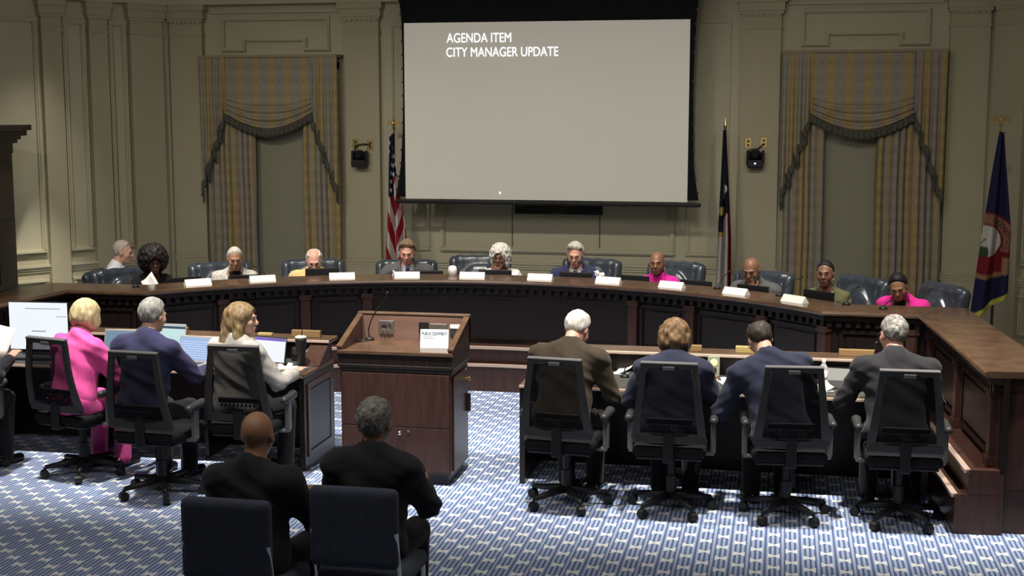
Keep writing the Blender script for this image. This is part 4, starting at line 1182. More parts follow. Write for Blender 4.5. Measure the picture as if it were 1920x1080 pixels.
def city_col(u, f, x, z):
    cx, cz = -.10, 1.42
    dx, dz = (x - cx) / .95, (z - cz)
    r = math.hypot(dx, dz)
    if r < .155:
        if dx < .02 and dz < -.06: return (.03, .07, .03)
        if abs(dx + .02 - .03 * math.sin(dz * 30)) < .008 and dz < .03: return (.05, .06, .03)
        return (.52, .52, .46)
    if r < .175: return (.16, .012, .02)
    if r < .27 and dz > -.10:
        a = math.atan2(dz, dx)
        if .195 < r < .245 and (a * 8.5) % 1 < .38 and -.35 < a < 1.4: return (.05, .02, .02)
        return (.27, .13, .09)
    if r < .29 and dz > -.16: return (.14, .012, .02)
    if dz < 0 and r < .34 and x < .06: return (.18, .012, .02)
    if dz < 0 and r < .385 and x < .12: return (.30, .16, .09)
    if f > .965: return (.50, .46, .08)
    return (.016, .016, .055)
flag('city_flag', (2.10, 14.05, 0), 'navy city flag with round seal and gold fringe at the far right',
     lambda f: (-.02 - .20 * f ** .9, .02 + .10 * min(1, f * 1.7)), city_col, 2.50, lambda u: .60 + .26 * u, 'eagle', 1.6, pole_top=2.53)

# ------------------------------------------------------------------ wall cameras and brass plates
def wall_camera(x, z, label, led):
    t = empty('wall_camera', (x, 15.6, z), 0, label, 'camera', 'black cameras on the pilasters')
    MB().rbox(-.09, .09, -.17, -.02, -.11, -.02, .015).build('base_unit', BLACK, t)
    MB().rbox(-.07, .07, -.03, 0, -.10, .06, .006).build('wall_bracket', BLACK, t)
    for s in (-1, 1): MB().rbox(s * .085 - .015, s * .085 + .015, -.13, -.05, -.05, .09, .012).build('yoke_arm', BLACK, t)
    h = Vol((-.09, -.18, -.04), (.09, -.01, .11), .007).ell((0, -.095, .035), (.072, .07, .062)).cap((0, -.1, .035), (0, -.155, .03), .04, .036, .02).build('camera_head', BLACK, t)
    MB().cyl((0, -.172, .03), (0, -.18, .03), .028).build('lens', mat('lens_glass', (.02, .02, .03), .05), h)
    if led: MB().ball((0, -.172, -.06), .010).build('status_light', mat('blue_status_light', (.25, .3, 1), .4, emit=6), t)
    return t
def brass_plate(x, z, label):
    t = empty('brass_wall_plate', (x, 15.6, z), 0, label, 'wall plate', 'brass wall plates')
    MB().rbox(-.04, .04, -.008, 0, -.06, .06, .004).build('plate', BRASS, t)
    q = MB()
    for dz in (-.022, .022): q.cyl((0, -.011, dz), (0, -.007, dz), .014, None, 10)
    q.build('sockets', BLACK, t); return t
def cable(pts, label):
    P = [Vector(p) for p in pts]; S = []
    for i in range(len(P) - 1):
        p0 = P[max(0, i - 1)]; a = P[i]; b = P[i + 1]; p3 = P[min(len(P) - 1, i + 2)]
        for k in range(6):
            u = k / 6; S.append(.5 * ((2 * a) + (b - p0) * u + (2 * p0 - 5 * a + 4 * b - p3) * u * u + (3 * a - p0 - 3 * b + p3) * u ** 3))
    S.append(P[-1])
    tag(MB().tube(S, .008, 6).build('camera_cable', BLACK, None, True), label, 'cable')
wall_camera(-5.035, 2.15, 'black wall camera on the pilaster left of the screen', False)
wall_camera(-0.325, 2.18, 'black wall camera with blue light on the pilaster right of the screen', True)
brass_plate(-5.115, 2.315, 'left brass plate above the camera left of the screen'); brass_plate(-4.93, 2.30, 'right brass plate above the camera left of the screen')
brass_plate(-0.41, 2.345, 'left brass plate above the camera right of the screen'); brass_plate(-0.235, 2.355, 'right brass plate above the camera right of the screen')
cable([(-4.93, 15.585, 2.30), (-5.0, 15.56, 2.315), (-5.09, 15.56, 2.29), (-5.12, 15.56, 2.2), (-5.11, 15.55, 2.08)], 'black cable running from brass plates to the left wall camera')
cable([(-0.235, 15.585, 2.34), (-0.30, 15.56, 2.285), (-0.36, 15.55, 2.275), (-0.41, 15.55, 2.24), (-0.42, 15.54, 2.10)], 'black cable curling from brass plates to the right wall camera')
# ------------------------------------------------------------------ people
def skin(name, c, rough=.5): return mat(name, c, rough, spec=.4, noise=.08, nscale=14, sheen=.05)
SK = {'pale': skin('pale_skin', (.56, .33, .245)), 'rosy': skin('rosy_skin', (.60, .32, .25)), 'tan': skin('light_brown_skin', (.33, .175, .105)),
      'brown': skin('brown_skin', (.20, .098, .06), .42), 'deep': skin('deep_brown_skin', (.115, .055, .036), .42)}
def hairm(name, a, b, st=(1, 1, .25)): return mat(name, a, .55, spec=.3, color2=b, nscale=55, stretch=st, bump=.7, bscale=110)
HR = {'white': hairm('white_hair', (.36, .345, .31), (.62, .60, .55)), 'silver': hairm('silver_hair', (.36, .35, .33), (.66, .64, .60)), 'grey': hairm('grey_hair', (.12, .12, .115), (.36, .35, .335)),
      'salt': hairm('salt_and_pepper_hair', (.06, .06, .055), (.30, .29, .27), (1, 1, 1)), 'black': hairm('black_hair', (.006, .005, .006), (.02, .018, .02)), 'brown': hairm('brown_hair', (.07, .042, .022), (.20, .125, .065)),
      'dkblond': hairm('dark_blond_hair', (.13, .085, .04), (.34, .25, .13)), 'blond': hairm('blond_hair', (.36, .28, .13), (.72, .62, .38)), 'dark': hairm('dark_brown_hair', (.02, .016, .012), (.06, .05, .04)),
      'sandy': hairm('sandy_brown_hair', (.11, .075, .045), (.27, .2, .13)), 'crop': hairm('grey_cropped_hair', (.30, .27, .23), (.55, .50, .44), (1, 1, 1))}
def fab(name, c, n=.12, rough=.85): return mat(name, c, rough, spec=.2, noise=n, nscale=25, bump=.25, bscale=220, sheen=.1)
TR_DARK = fab('dark_trousers', (.012, .012, .015)); SHOE = mat('black_shoe_leather', (.01, .01, .01), .3)
_sv = Vol((-.06, -.12, -.01), (.06, .22, .12), .01).cap((0, -.05, .035), (0, .14, .03), .035, .036).cap((0, -.05, .05), (0, 0, .08), .034, .036, .02)
_sv.fn(lambda P: .003 - P[..., 2], 'int'); SHOE_ME = _sv.mesh('shoe')
EYEW = mat('eye_white', (.30, .28, .26), .3); IRIS = mat('dark_iris', (.012, .008, .006), .15); LIPM = mat('lip_skin', (.33, .12, .10), .5); LIPD = mat('deep_lip_skin', (.20, .075, .06), .5)

def v3(*a): return Vector(a)
def ik(S, W, a, b, pole):
    d = W - S; L = d.length
    if L > (a + b) * .995: W = S + d * ((a + b) * .995 / L); d = W - S; L = d.length
    u = d / L; x = (a * a - b * b + L * L) / (2 * L); h = math.sqrt(max(0, a * a - x * x))
    p = pole - u * pole.dot(u); p.normalize()
    return S + u * x + p * h, W

def person(label, head, rz, lean=10, side=0, twist=0, pitch=10, yaw=0, roll=0, sex='m', skin_='pale', hair='short', hcol='grey', top='suit', tcol=None, shirt=None, tie=None,
           hands=None, glasses=False, earrings=None, face=False, h=.010, width=1.0, vneck=None, tcol2=None, hz=.56, hand_dir=None, beard=None, bare_v=False):
    sw = (.178 if sex == 'm' else .154) * width
    U0 = Matrix.Rotation(R(twist), 4, 'Z') @ Matrix.Rotation(R(side), 4, 'Y') @ Matrix.Rotation(R(-lean), 4, 'X')
    cz = math.cos(R(lean)) * math.cos(R(side))
    ts = ((head[2] - hz) + .035 * math.sin(R(lean))) / cz / .69
    if ts > 1.08: hz += (ts - 1.08) * .69 * cz; ts = 1.08
    if ts < .90: hz -= (.90 - ts) * .69 * cz; ts = .90
    U = Matrix.Translation((0, 0, hz)) @ U0
    up = lambda x, y, z: U @ Vector((x, y, z * ts))
    Ru = np.array(U.to_3x3())
    Hm = U @ Matrix.Translation((0, .01, .605 * ts)) @ Matrix.Rotation(R(yaw), 4, 'Z') @ Matrix.Rotation(R(lean - pitch), 4, 'X') @ Matrix.Rotation(R(roll), 4, 'Y') @ Matrix.Translation((0, .028, .085))
    hs = 1.0 if sex == 'm' else .955
    Hm = Hm @ Matrix.Scale(hs, 4)
    Rh = np.array(Hm.to_3x3().normalized()); hp = lambda x, y, z: Hm @ Vector((x, y, z))
    hc = Hm.translation
    c, s = math.cos(R(rz)), math.sin(R(rz))
    root = empty('person', (head[0] - (c * hc.x - s * hc.y), head[1] - (s * hc.x + c * hc.y), 0), R(rz), label, 'person')
    # arms
    hands = hands or {}
    arms = {}
    for k, sg in (('L', -1), ('R', 1)):
        S = up(sg * sw, -.015, .455)
        tg = hands.get(k)
        if tg is None: W = v3(sg * .16, .40, hz + .24)
        elif tg[0] == 'head': W = hp(*tg[1:])
        else: W = v3(*tg)
        E, W = ik(S, W, .285, .255, v3(sg * .6, -.35, -1.0))
        arms[k] = (S, E, W, sg)
    legs = [(v3(sg * .085, .02, hz - .03), v3(sg * .11, .45, hz - .04), v3(sg * .11, .42, .10), sg) for sg in (-1, 1)]
    belly = .0 if sex == 'f' else .012
    def torso(V, infl, wmul=1.0):
        V.ell(up(0, -.01, .04), (.168 * width, .125, .12), Ru, .05, infl=infl)
        V.ell(up(0, .012 + belly, .18), (.150 * width, .118 + belly, .16), Ru, .06, infl=infl)
        V.ell(up(0, 0, .35), (.165 * width * (1 if sex == 'm' else .92), .112, .165), Ru, .06, infl=infl)
        if sex == 'f':
            for sg in (-1, 1): V.ell(up(sg * .07, .095, .31), (.058, .045, .058), Ru, .05, infl=infl)
        V.cap(up(-sw + .02, -.018, .452), up(sw - .02, -.018, .452), .062, .062, .05, infl=infl)
        for sg in (-1, 1): V.cap(up(sg * (sw - .05), -.02, .475), up(0, -.018, .545), .048, .042, .05, infl=infl)
    pts = [hc, up(0, 0, 0)] + [p for a in arms.values() for p in a[:3]] + [p for l in legs for p in l[:3]]
    lo = np.min([list(p) for p in pts], 0) - .2; hi = np.max([list(p) for p in pts], 0) + .22; lo[2] = -.01
    V = Vol(lo, hi, h)
    torso(V, -.004)
    for A, B, C_, sg in legs:
        V.cap(A, B, .08, .056, .03).cap(B, C_, .055, .038, .02).cap(C_ - v3(0, .03, .055), C_ + v3(sg * .01, .15, -.068), .034, .026, .02)
    for S, E, W, sg in arms.values(): V.cap(S, E, .050, .040, .03).cap(E, W, .038, .027, .015)
    V.cap(up(0, -.015, .50), hp(0, -.028, -.07), .056 if sex == 'm' else .048, .054 if sex == 'm' else .046, .035)
    V.ell(hp(0, -.015, .028), np.array((.074, .094, .090)) * hs, Rh, .02)
    V.ell(hp(0, .026, -.030), np.array((.060, .064, .084)) * hs, Rh, .03)
    V.ell(hp(0, .064, -.092), np.array((.028, .024, .022)) * hs, Rh, .025)
    for sg in (-1, 1):
        V.ell(hp(sg * .040, .058, -.026), np.array((.024, .022, .026)) * hs, Rh, .02)
        V.ell(hp(sg * .076, -.006, -.008), np.array((.010, .020, .033)) * hs, Rh, .006)
        if face: V.ell(hp(sg * .031, .100, .006), np.array((.019, .017, .012)) * hs, Rh, 0, 'sub')
    V.ell(hp(0, .080, .024), np.array((.050, .016, .012)) * hs, Rh, .014)
    V.cap(hp(0, .088, .012), hp(0, .108, -.026), .008 * hs, .0125 * hs, .010)
    V.ell(hp(0, .098, -.030), np.array((.018, .012, .010)) * hs, Rh, .008)
    if face: V.ell(hp(0, .086, -.062), np.array((.026, .014, .013)) * hs, Rh, .01)
    # hands
    for k, (S, E, W, sg) in arms.items():
        hd = (hand_dir or {}).get(k)
        d = (W - E).normalized() if hd is None else Vector(hd[0]).normalized()
        n = Vector((0, 0, -1)) if hd is None else Vector(hd[1])
        n = (n - d * n.dot(d)).normalized(); lat = n.cross(d).normalized() * sg
        curl = .35 if hd is None else hd[2]
        Rp = np.array([list(lat), list(d), list(n)]).T
        V.ell(W + d * .045, (.040, .052, .017), Rp, .012)
        for fi, (off, ln) in enumerate(((-.030, .062), (-.010, .074), (.011, .070), (.030, .055))):
            p = W + d * .082 + lat * off; dd = d.copy()
            for sgm, frac in ((0, .46), (1, .32), (2, .22)):
                ang = curl * (.6 + .7 * sgm); dd = (dd * math.cos(ang * .8) + n * math.sin(ang * .8)).normalized() if sgm else (d * math.cos(ang) + n * math.sin(ang)).normalized()
                n2 = p + dd * ln * frac
                V.cap(p, n2, .0092 - .0008 * sgm, .0085 - .0008 * sgm, .004); p = n2
        tp_ = W + d * .025 - lat * .034
        t2 = tp_ + (d * .7 - lat * .6 + n * .35).normalized() * .038; t3 = t2 + (d * .95 - lat * .15 + n * .35).normalized() * .03
        V.cap(tp_, t2, .0125, .0105, .008).cap(t2, t3, .0100, .0085, .004)
    body = V.build('body', SK[skin_], root)
    # trousers or skirt, shoes
    P_ = Vol(lo, [hi[0], hi[1], hz + .14], .016)
    P_.ell(up(0, -.01, .03), (.168 * width, .125, .12), Ru, .04, infl=.008)
    for A, B, C_, sg in legs: P_.cap(A, B, .08, .058, .03, infl=.012).cap(B, C_ + v3(0, 0, -.03), .058, .05, .02, infl=.012)
    P_.build('trousers', TR_DARK if top != 'pinkset' else tcol, root)
    for A, B, C_, sg in legs: link('shoe', SHOE_ME, SHOE, root, True, (C_.x, C_.y + .0, .0), (0, 0, -sg * .1))
    # top garment
    inv = np.array(U.inverted())
    def loc(P): q = P @ inv[:3, :3].T + inv[:3, 3]; q[..., 2] /= ts; return q
    tlo = lo.copy(); tlo[2] = hz - .12
    G = Vol(tlo, [hi[0], hi[1], hc.z + .02], .010)
    infl = .018 if top in ('suit', 'jacket') else .011
    torso(G, infl)
    for S, E, W, sg in arms.values():
        wend = W + (E - W).normalized() * .045
        G.cap(S, E, .054, .046, .035, infl=infl).cap(E, wend, .044, .034, .02, infl=infl * .8)
    if top in ('suit', 'jacket'):
        for sg in (-1, 1): G.ell(up(sg * (sw + .012), -.018, .468), (.055, .062, .045), Ru, .03, infl=infl)
    if top in ('suit', 'jacket'): G.cap(up(0, -.02, .50), up(0, -.012, .555), .082, .070, .03)
    if top == 'mock': G.cap(up(0, -.015, .50), up(0, -.005, .575), .072, .060, .03)
    if top == 'shirt': G.cap(up(0, -.018, .50), up(0, -.010, .55), .078, .066, .03)
    rnd = np.random.RandomState(int(abs(head[0]) * 100) % 1000)
    f1 = rnd.uniform(18, 30, 3); ph = rnd.uniform(0, 6, 3)
    for S, E, W, sg in arms.values():
        for q, aa in ((E, .006), (S, .003)):
            q = np.array(q); G.fn(lambda P, q=q, aa=aa: aa * np.exp(-(((P - q) ** 2).sum(-1)) / .012) * np.sin(P[..., 2] * 95 + P[..., 0] * 40 * sg + P[..., 1] * 30), 'disp')
    G.fn(lambda P: .0065 * np.sin(P[..., 0] * f1[0] + 14 * P[..., 2] + ph[0]) * np.sin(P[..., 2] * f1[1] + ph[1] + 9 * P[..., 1]) + .006 * (np.abs(np.sin(P[..., 0] * f1[2] * .7 + P[..., 2] * 21 + 1.6 * np.sin(P[..., 2] * 11 + P[..., 1] * 9 + ph[0]) + ph[2])) - .6), 'disp')
    nk = .058 if sex == 'm' else .050
    G.cap(up(0, -.015, .46 if top == 'round' else .50), up(0, .03, .70), nk if top != 'round' else .075, nk + .012, 0, 'sub')
    vz = vneck if vneck is not None else {'suit': .26, 'jacket': .16}.get(top)
    if vz is not None:
        wm = .062 if top == 'suit' else .075
        G.fn(lambda P: (lambda q: np.maximum(np.abs(q[..., 0]) - wm * np.clip((q[..., 2] - vz) / (.50 - vz), -.2, 1.15), .02 - q[..., 1]))(loc(P)), 'sub')
    gnm = {'suit': 'suit_jacket', 'jacket': 'jacket', 'round': 'blouse', 'mock': 'shirt', 'shirt': 'shirt', 'pinkset': 'shirt', 'vtop': 'blouse'}[top]
    G.build(gnm, tcol, root)
    if top in ('suit', 'jacket') and shirt is not None:
        Sv = Vol(tlo, [hi[0], hi[1], hc.z + .02], .011)
        Sv.ell(up(0, 0, .35), (.165 * width * (1 if sex == 'm' else .92), .112, .165), Ru, 0, infl=.008)
        Sv.ell(up(0, .012 + belly, .18), (.150 * width, .118 + belly, .16), Ru, .06, infl=.006)
        if sex == 'f':
            for sg in (-1, 1): Sv.ell(up(sg * .07, .095, .31), (.058, .045, .058), Ru, .05, infl=.006)
        Sv.cap(up(0, -.015, .48), up(0, .0, .562 if sex == 'm' else .53), .070, .064, .03)
        Sv.cap(up(0, -.015, .52), up(0, .03, .70), nk + .002, nk + .01, 0, 'sub')
        Sv.build('shirt', shirt, root)
        if tie is not None:
            zz = [.525, .50, .47, .40, .32, .25]; yy = [.078, .090, .104, .128, .140, .142]; ww = [.020, .022, .014, .022, .028, .032]
            Vt = []; F = []
            for z, y, w in zip(zz, yy, ww):
                for dx, dy in ((-w, 0), (w, 0), (w, .012), (-w, .012)): Vt.append(up(dx, y + dy - .004, z))
            for i in range(5):
                for k in range(4): F.append((i * 4 + k, i * 4 + (k + 1) % 4, i * 4 + 4 + (k + 1) % 4, i * 4 + 4 + k))
            F += [(3, 2, 1, 0), (20, 21, 22, 23)]
            MB().add(Vt, F).build('necktie', tie, root)
        if top == 'suit':                        # lapels lying on the chest
            for sg in (-1, 1):
                zz = [.53, .47, .40, .33, .27]; xi = [.058, .056, .043, .028, .010]; wd = [.022, .044, .046, .034, .010]; yy = [.075, .112, .132, .142, .148]
                Vt = []; F = []
                for z, x, w, y in zip(zz, xi, wd, yy):
                    for dx, dy in ((0, 0), (w, -.004 - w * .25), (w, .006 - w * .25), (0, .010)): Vt.append(up(sg * (x + dx), y + dy + .004, z))
                for i in range(4):
                    for k in range(4): F.append((i * 4 + k, i * 4 + (k + 1) % 4, i * 4 + 4 + (k + 1) % 4, i * 4 + 4 + k))
                F += [(3, 2, 1, 0), (16, 17, 18, 19)]
                if sg < 0: F = [f[::-1] for f in F]
                MB().add(Vt, F).build('lapel', tcol, root)
    # hair, in the head's own frame
    def attach(o): o.matrix_local = Hm; return o
    if hair:
        hv = Vol((-.24, -.24, -.34), (.24, .20, .24), .0085)
        def cut(y0, z0, y1, z1):
            d = np.array((y1 - y0, z1 - z0)); n = np.array((d[1], -d[0])); n = n / np.linalg.norm(n)
            if n[1] < 0: n = -n
            return lambda P: -((P[..., 1] - y0) * n[0] + (P[..., 2] - z0) * n[1])
        facecut = lambda: hv.ell((0, .105, -.035), (.060, .075, .095), None, 0, 'sub')
        def lumps(a, f): hv.fn(lambda P: a * (np.sin(P[..., 0] * f + 1) * np.sin(P[..., 1] * f * .9 + 2) * np.sin(P[..., 2] * f * 1.1 + .5)) + a * .5 * np.sin(P[..., 0] * f * 2.1) * np.sin(P[..., 2] * f * 1.7 + P[..., 1] * f * 1.3), 'disp')
        base = (0, -.018, .032)
        if hair in ('short', 'balding', 'crop', 'swept'):
            t = {'short': .014, 'balding': .009, 'crop': .006, 'swept': .017}[hair]
            hv.ell(base, (.076 + t, .096 + t, .092 + t))
            if hair == 'swept': hv.cap((-.045, .055, .088), (.045, .06, .10), .030, .036, .03)
            lumps(.004 if hair != 'crop' else .0015, 60)
            def taper(P):                                # hair thins out towards the hairline, temples stay open
                a = -cut(.070, .098, -.058, -.092)(P); tz = P[..., 2] - (.048 + .35 * np.clip(P[..., 1] - .012, 0, 1))
                b = np.where(P[..., 1] > .012, tz, .1)
                g = np.minimum(a, b)
                return (t + .012) * (1 - np.clip(g / .022, 0, 1))
            hv.fn(taper, 'disp'); hv.fn(cut(.088, .080, -.056, -.098), 'int')
            if hair == 'balding': hv.ell((0, .005, .128), (.062, .115, .072), None, 0, 'sub')
        elif hair == 'afro':
            hv.ell((0, -.02, .065), (.150, .140, .135)); hv.ell((-.05, -.02, .0), (.10, .10, .11), None, .05); hv.ell((.05, -.02, .0), (.10, .10, .11), None, .05)
            lumps(.009, 75); hv.ell((0, .13, -.045), (.072, .15, .108), None, 0, 'sub')
        elif hair == 'curly':
            hv.ell((0, -.02, .05), (.115, .120, .110)); 
            for sg in (-1, 1): hv.ell((sg * .072, -.02, -.02), (.045, .070, .085), None, .04)
            hv.ell((0, -.08, -.03), (.07, .05, .07), None, .03)
            lumps(.010, 70); hv.ell((0, .115, -.04), (.066, .10, .105), None, 0, 'sub')
        elif hair == 'bob':
            hv.ell((0, -.025, .035), (.104, .118, .108)); hv.ell((0, -.06, -.02), (.098, .075, .075), None, .04)
            for sg in (-1, 1): hv.ell((sg * .075, .0, -.035), (.030, .075, .075), None, .03)
            lumps(.003, 55); facecut(); hv.ell((0, .115, -.03), (.070, .09, .10), None, 0, 'sub'); hv.fn(lambda P: -(P[..., 2] + .085 + .25 * (P[..., 1] + .06)), 'int')
        elif hair == 'bobcurl':
            hv.ell((0, -.025, .030), (.112, .125, .118)); hv.ell((0, -.07, -.03), (.105, .07, .075), None, .04)
            for sg in (-1, 1): hv.ell((sg * .082, -.01, -.02), (.034, .075, .080), None, .03)
            lumps(.008, 48); hv.ell((0, .115, -.04), (.068, .09, .11), None, 0, 'sub')
        elif hair == 'long':
            hv.ell((0, -.022, .035), (.100, .118, .106)); hv.cap((0, -.07, .0), (0, -.10, -.18), .085, .085, .05)
            for sg in (-1, 1): hv.cap((sg * .070, -.01, .02), (sg * .085, -.03, -.19), .040, .045, .03)
            lumps(.005, 45); hv.ell((0, .115, -.04), (.072, .095, .13), None, 0, 'sub')
        elif hair == 'tail':
            hv.ell(base, (.084, .104, .100)); hv.fn(lambda P: .018 * (1 - np.clip(-cut(.066, .098, -.06, -.095)(P) / .02, 0, 1)), 'disp'); hv.fn(cut(.085, .075, -.06, -.10), 'int'); hv.ell((0, -.115, .0), (.035, .03, .035), None, .02)
            hv.cap((0, -.13, -.01), (.055, -.15, -.17), .026, .012, .02); lumps(.002, 60)
        attach(hv.build('hair', HR[hcol], root))
    if beard is not None:
        b = Vol((-.11, -.06, -.16), (.11, .16, .06), .008)
        b.ell((0, .026, -.034), (.065, .069, .090)).ell((0, .064, -.094), (.034, .030, .028), None, .02)
        b.fn(lambda P: P[..., 2] + .060 - .6 * np.abs(P[..., 0]), 'int'); b.fn(lambda P: -.0 - P[..., 1], 'int')
        attach(b.build('beard', HR[beard], root))
    if face:
        dk = skin_ in ('deep', 'brown')
        for sg in (-1, 1):
            e = attach(MB().ball((sg * .031, .077, .004), (.0115, .0105, .0075), 10, 7).build('eye', EYEW, root, True))
            MB().ball((sg * .031, .0845, .003), (.0062, .0045, .0062), 8, 6).build('iris', IRIS, e, True)
            attach(MB().tube([(sg * .014, .0955, .026), (sg * .03, .093, .031), (sg * .05, .081, .026)], [.0028, .0032, .0018], 6).build('eyebrow', HR['black'] if dk else (HR['grey'] if hcol in ('white', 'silver', 'crop') else HR[hcol]), root, True))
        attach(MB().ball((0, .0965, -.057), (.021, .0055, .0045), 10, 6).ball((0, .0965, -.066), (.018, .006, .005), 10, 6).build('lips', LIPD if dk else LIPM, root, True))
    if glasses:
        g = MB()
        for sg in (-1, 1):
            g.tube([(sg * .033 + .024 * math.cos(a), .104, .003 + .017 * math.sin(a)) for a in [2 * math.pi * k / 14 for k in range(14)]], .0021, 5, True)
            g.tube([(sg * .056, .102, .008), (sg * .078, .05, .008), (sg * .082, -.01, .004)], .002, 5)
        g.tube([(-.010, .105, .006), (0, .108, .009), (.010, .105, .006)], .002, 5)
        attach(g.build('glasses', mat('dark_glasses_frame', (.02, .018, .016), .3), root, True))
    if earrings is not None:
        for sg in (-1, 1):
            attach(MB().tube([(sg * .082, -.002 + .014 * math.cos(a), -.062 + .020 * math.sin(a)) for a in [2 * math.pi * k / 12 for k in range(12)]], .0028, 5, True).build('earring', earrings, root, True))
    return root

C_ = dict
GREY_S = fab('grey_suit_wool', (.085, .088, .095)); NAVY_S = fab('navy_suit_wool', (.030, .032, .085)); NAVY2 = fab('dark_navy_suit_wool', (.020, .024, .048)); BROWN_S = fab('brown_suit_wool', (.040, .030, .020))
CHAR_S = fab('charcoal_suit_wool', (.019, .019, .023)); WSH = fab('white_shirt_cotton', (.72, .74, .80), .03); BLSH = fab('pale_blue_shirt_cotton', (.55, .60, .78), .03); YEL = fab('yellow_jacket_cloth', (.62, .46, .20)); LGREY = fab('light_grey_tweed', (.52, .50, .47), .25)
PINKB = fab('hot_pink_jacket_cloth', (.75, .03, .32), .06); MAG = fab('magenta_shirt_cloth', (.65, .02, .30), .06); PINKS = fab('pink_satin_shirt', (.80, .10, .38), .10, .5); OLIVE = fab('olive_blouse_cloth', (.115, .115, .055)); WTOP = fab('white_knit_top', (.80, .78, .76), .03)
BLK = fab('black_top_cloth', (.012, .012, .014)); BLAZ = fab('pale_grey_blazer_cloth', (.40, .39, .375), .15); DKTIE = mat('dark_navy_tie', (.012, .014, .03), .5); REDTIE = mat('dark_red_tie', (.09, .015, .02), .5); GOLDE = mat('gold_earring', (.8, .6, .25), .3, metal=1.0)
DKSUIT = fab('very_dark_suit', (.018, .018, .024))

# council members behind the dais, left to right
person('woman with black afro and glasses in a dark top holding a sheet', (-6.13, 12.22, 1.21), 214, 14, pitch=6, yaw=4, sex='f', skin_='deep', hair='afro', hcol='black', top='round', tcol=BLK, glasses=True, face=True, h=.008,
       hands={'L': (.06, .27, .98), 'R': (.16, .30, .95)}, hand_dir={'L': ((-.3, .3, .6), (0, .8, .3), .8), 'R': ((-.5, .3, .5), (0, .8, .3), .8)})
person('woman with cropped white hair in a light grey jacket over black', (-5.48, 12.72, 1.21), 208, 12, pitch=14, sex='f', skin_='tan', hair='crop', hcol='white', top='jacket', tcol=LGREY, shirt=BLK, face=True, h=.009, vneck=.05)
person('white-haired man in a yellow jacket looking down at the dais', (-4.77, 13.11, 1.16), 200, 18, pitch=22, sex='m', skin_='rosy', hair='balding', hcol='white', top='suit', tcol=YEL, shirt=WSH, face=True, h=.008, glasses=True,
       hands={'R': (.24, .46, .80), 'L': (-.10, .42, .80)})
person('brown-haired man in a grey suit with dark tie', (-3.85, 13.41, 1.25), 195, 10, pitch=18, yaw=-4, sex='m', skin_='rosy', hair='swept', hcol='sandy', top='suit', tcol=GREY_S, shirt=BLSH, tie=DKTIE, face=True, h=.009, width=1.05,
       hands={'R': (.34, .42, .80), 'L': (-.24, .40, .80)})
person('woman with curly silver hair in a white top, hand at her chin', (-2.88, 13.53, 1.19), 186, 10, pitch=6, yaw=-8, sex='f', skin_='brown', hair='curly', hcol='silver', top='round', tcol=WTOP, face=True, h=.007, glasses=True,
       hands={'R': ('head', .03, .085, -.185), 'L': (-.22, .36, .84)}, hand_dir={'R': ((-.25, .15, 1), (-.2, -1, .1), .45)})
person('silver-haired man with glasses in a navy suit and red tie', (-2.08, 13.48, 1.25), 184, 8, pitch=15, yaw=-3, sex='m', skin_='rosy', hair='swept', hcol='white', top='suit', tcol=NAVY_S, shirt=WSH, tie=REDTIE, glasses=True, face=True, h=.009, width=1.02)
person('woman with shaved head in a magenta shirt', (-1.22, 13.27, 1.19), 172, 10, pitch=3, yaw=4, sex='f', skin_='brown', hair=None, top='mock', tcol=MAG, face=True, h=.009, earrings=GOLDE)
person('bald man in a grey suit resting his chin on his hand', (-0.28, 12.82, 1.205), 156, 14, pitch=18, yaw=8, sex='m', skin_='brown', hair=None, top='suit', tcol=GREY_S, shirt=WSH, face=True, h=.007, beard='grey',
       hands={'L': ('head', -.02, .10, -.165), 'R': (.12, .36, .84)}, hand_dir={'L': ((.2, .1, 1), (.3, -1, .2), 1.1)})
person('woman with short dark hair and gold earrings in an olive top', (0.39, 12.33, 1.245), 158, 6, pitch=3, yaw=10, sex='f', skin_='brown', hair='crop', hcol='black', top='vtop', tcol=OLIVE, face=True, h=.009, earrings=GOLDE, vneck=.30)
person('woman with sleek black ponytail in a bright pink jacket', (1.00, 11.95, 1.195), 152, 22, pitch=26, yaw=18, sex='f', skin_='tan', hair='tail', hcol='black', top='jacket', tcol=PINKB, shirt=BLK, face=True, h=.009, earrings=GOLDE, vneck=.10)
person('white-haired man in a white shirt sitting in profile by the left wall', (-7.05, 13.35, 1.18), 285, 6, pitch=10, sex='m', skin_='pale', hair='crop', hcol='crop', top='shirt', tcol=WSH, h=.010, face=True)
# staff at the desks, seen from behind
person('woman with blond bob in a pink satin shirt', (-5.06, 8.99, 1.19), -10, 14, pitch=18, yaw=-6, sex='f', skin_='pale', hair='bob', hcol='blond', top='pinkset', tcol=PINKS, width=1.06,
       hands={'R': (.20, .42, .79), 'L': (-.18, .42, .79)})
person('grey-haired man in a navy jacket at the left desk', (-4.43, 8.80, 1.245), -8, 12, pitch=12, yaw=-10, sex='m', skin_='pale', hair='short', hcol='grey', top='suit', tcol=NAVY_S, shirt=BLSH, width=1.1, hands={'R': (.26, .50, .80), 'L': (-.16, .50, .80)})
person('woman with long dark blond hair in a pale grey blazer, turned right', (-3.80, 8.94, 1.205), -18, 6, pitch=4, yaw=-62, sex='f', skin_='pale', hair='long', hcol='dkblond', top='jacket', tcol=BLAZ, shirt=WTOP, face=True, h=.008, width=1.05,
       hands={'R': (.24, .40, .80), 'L': (-.12, .42, .80)})
person('grey-haired man in a brown suit with head bowed', (-1.40, 9.20, 1.20), -12, 22, pitch=40, yaw=-10, sex='m', skin_='rosy', hair='short', hcol='silver', top='suit', tcol=BROWN_S, shirt=WSH, width=1.2, hands={'R': (.20, .46, .79), 'L': (-.16, .44, .79)})
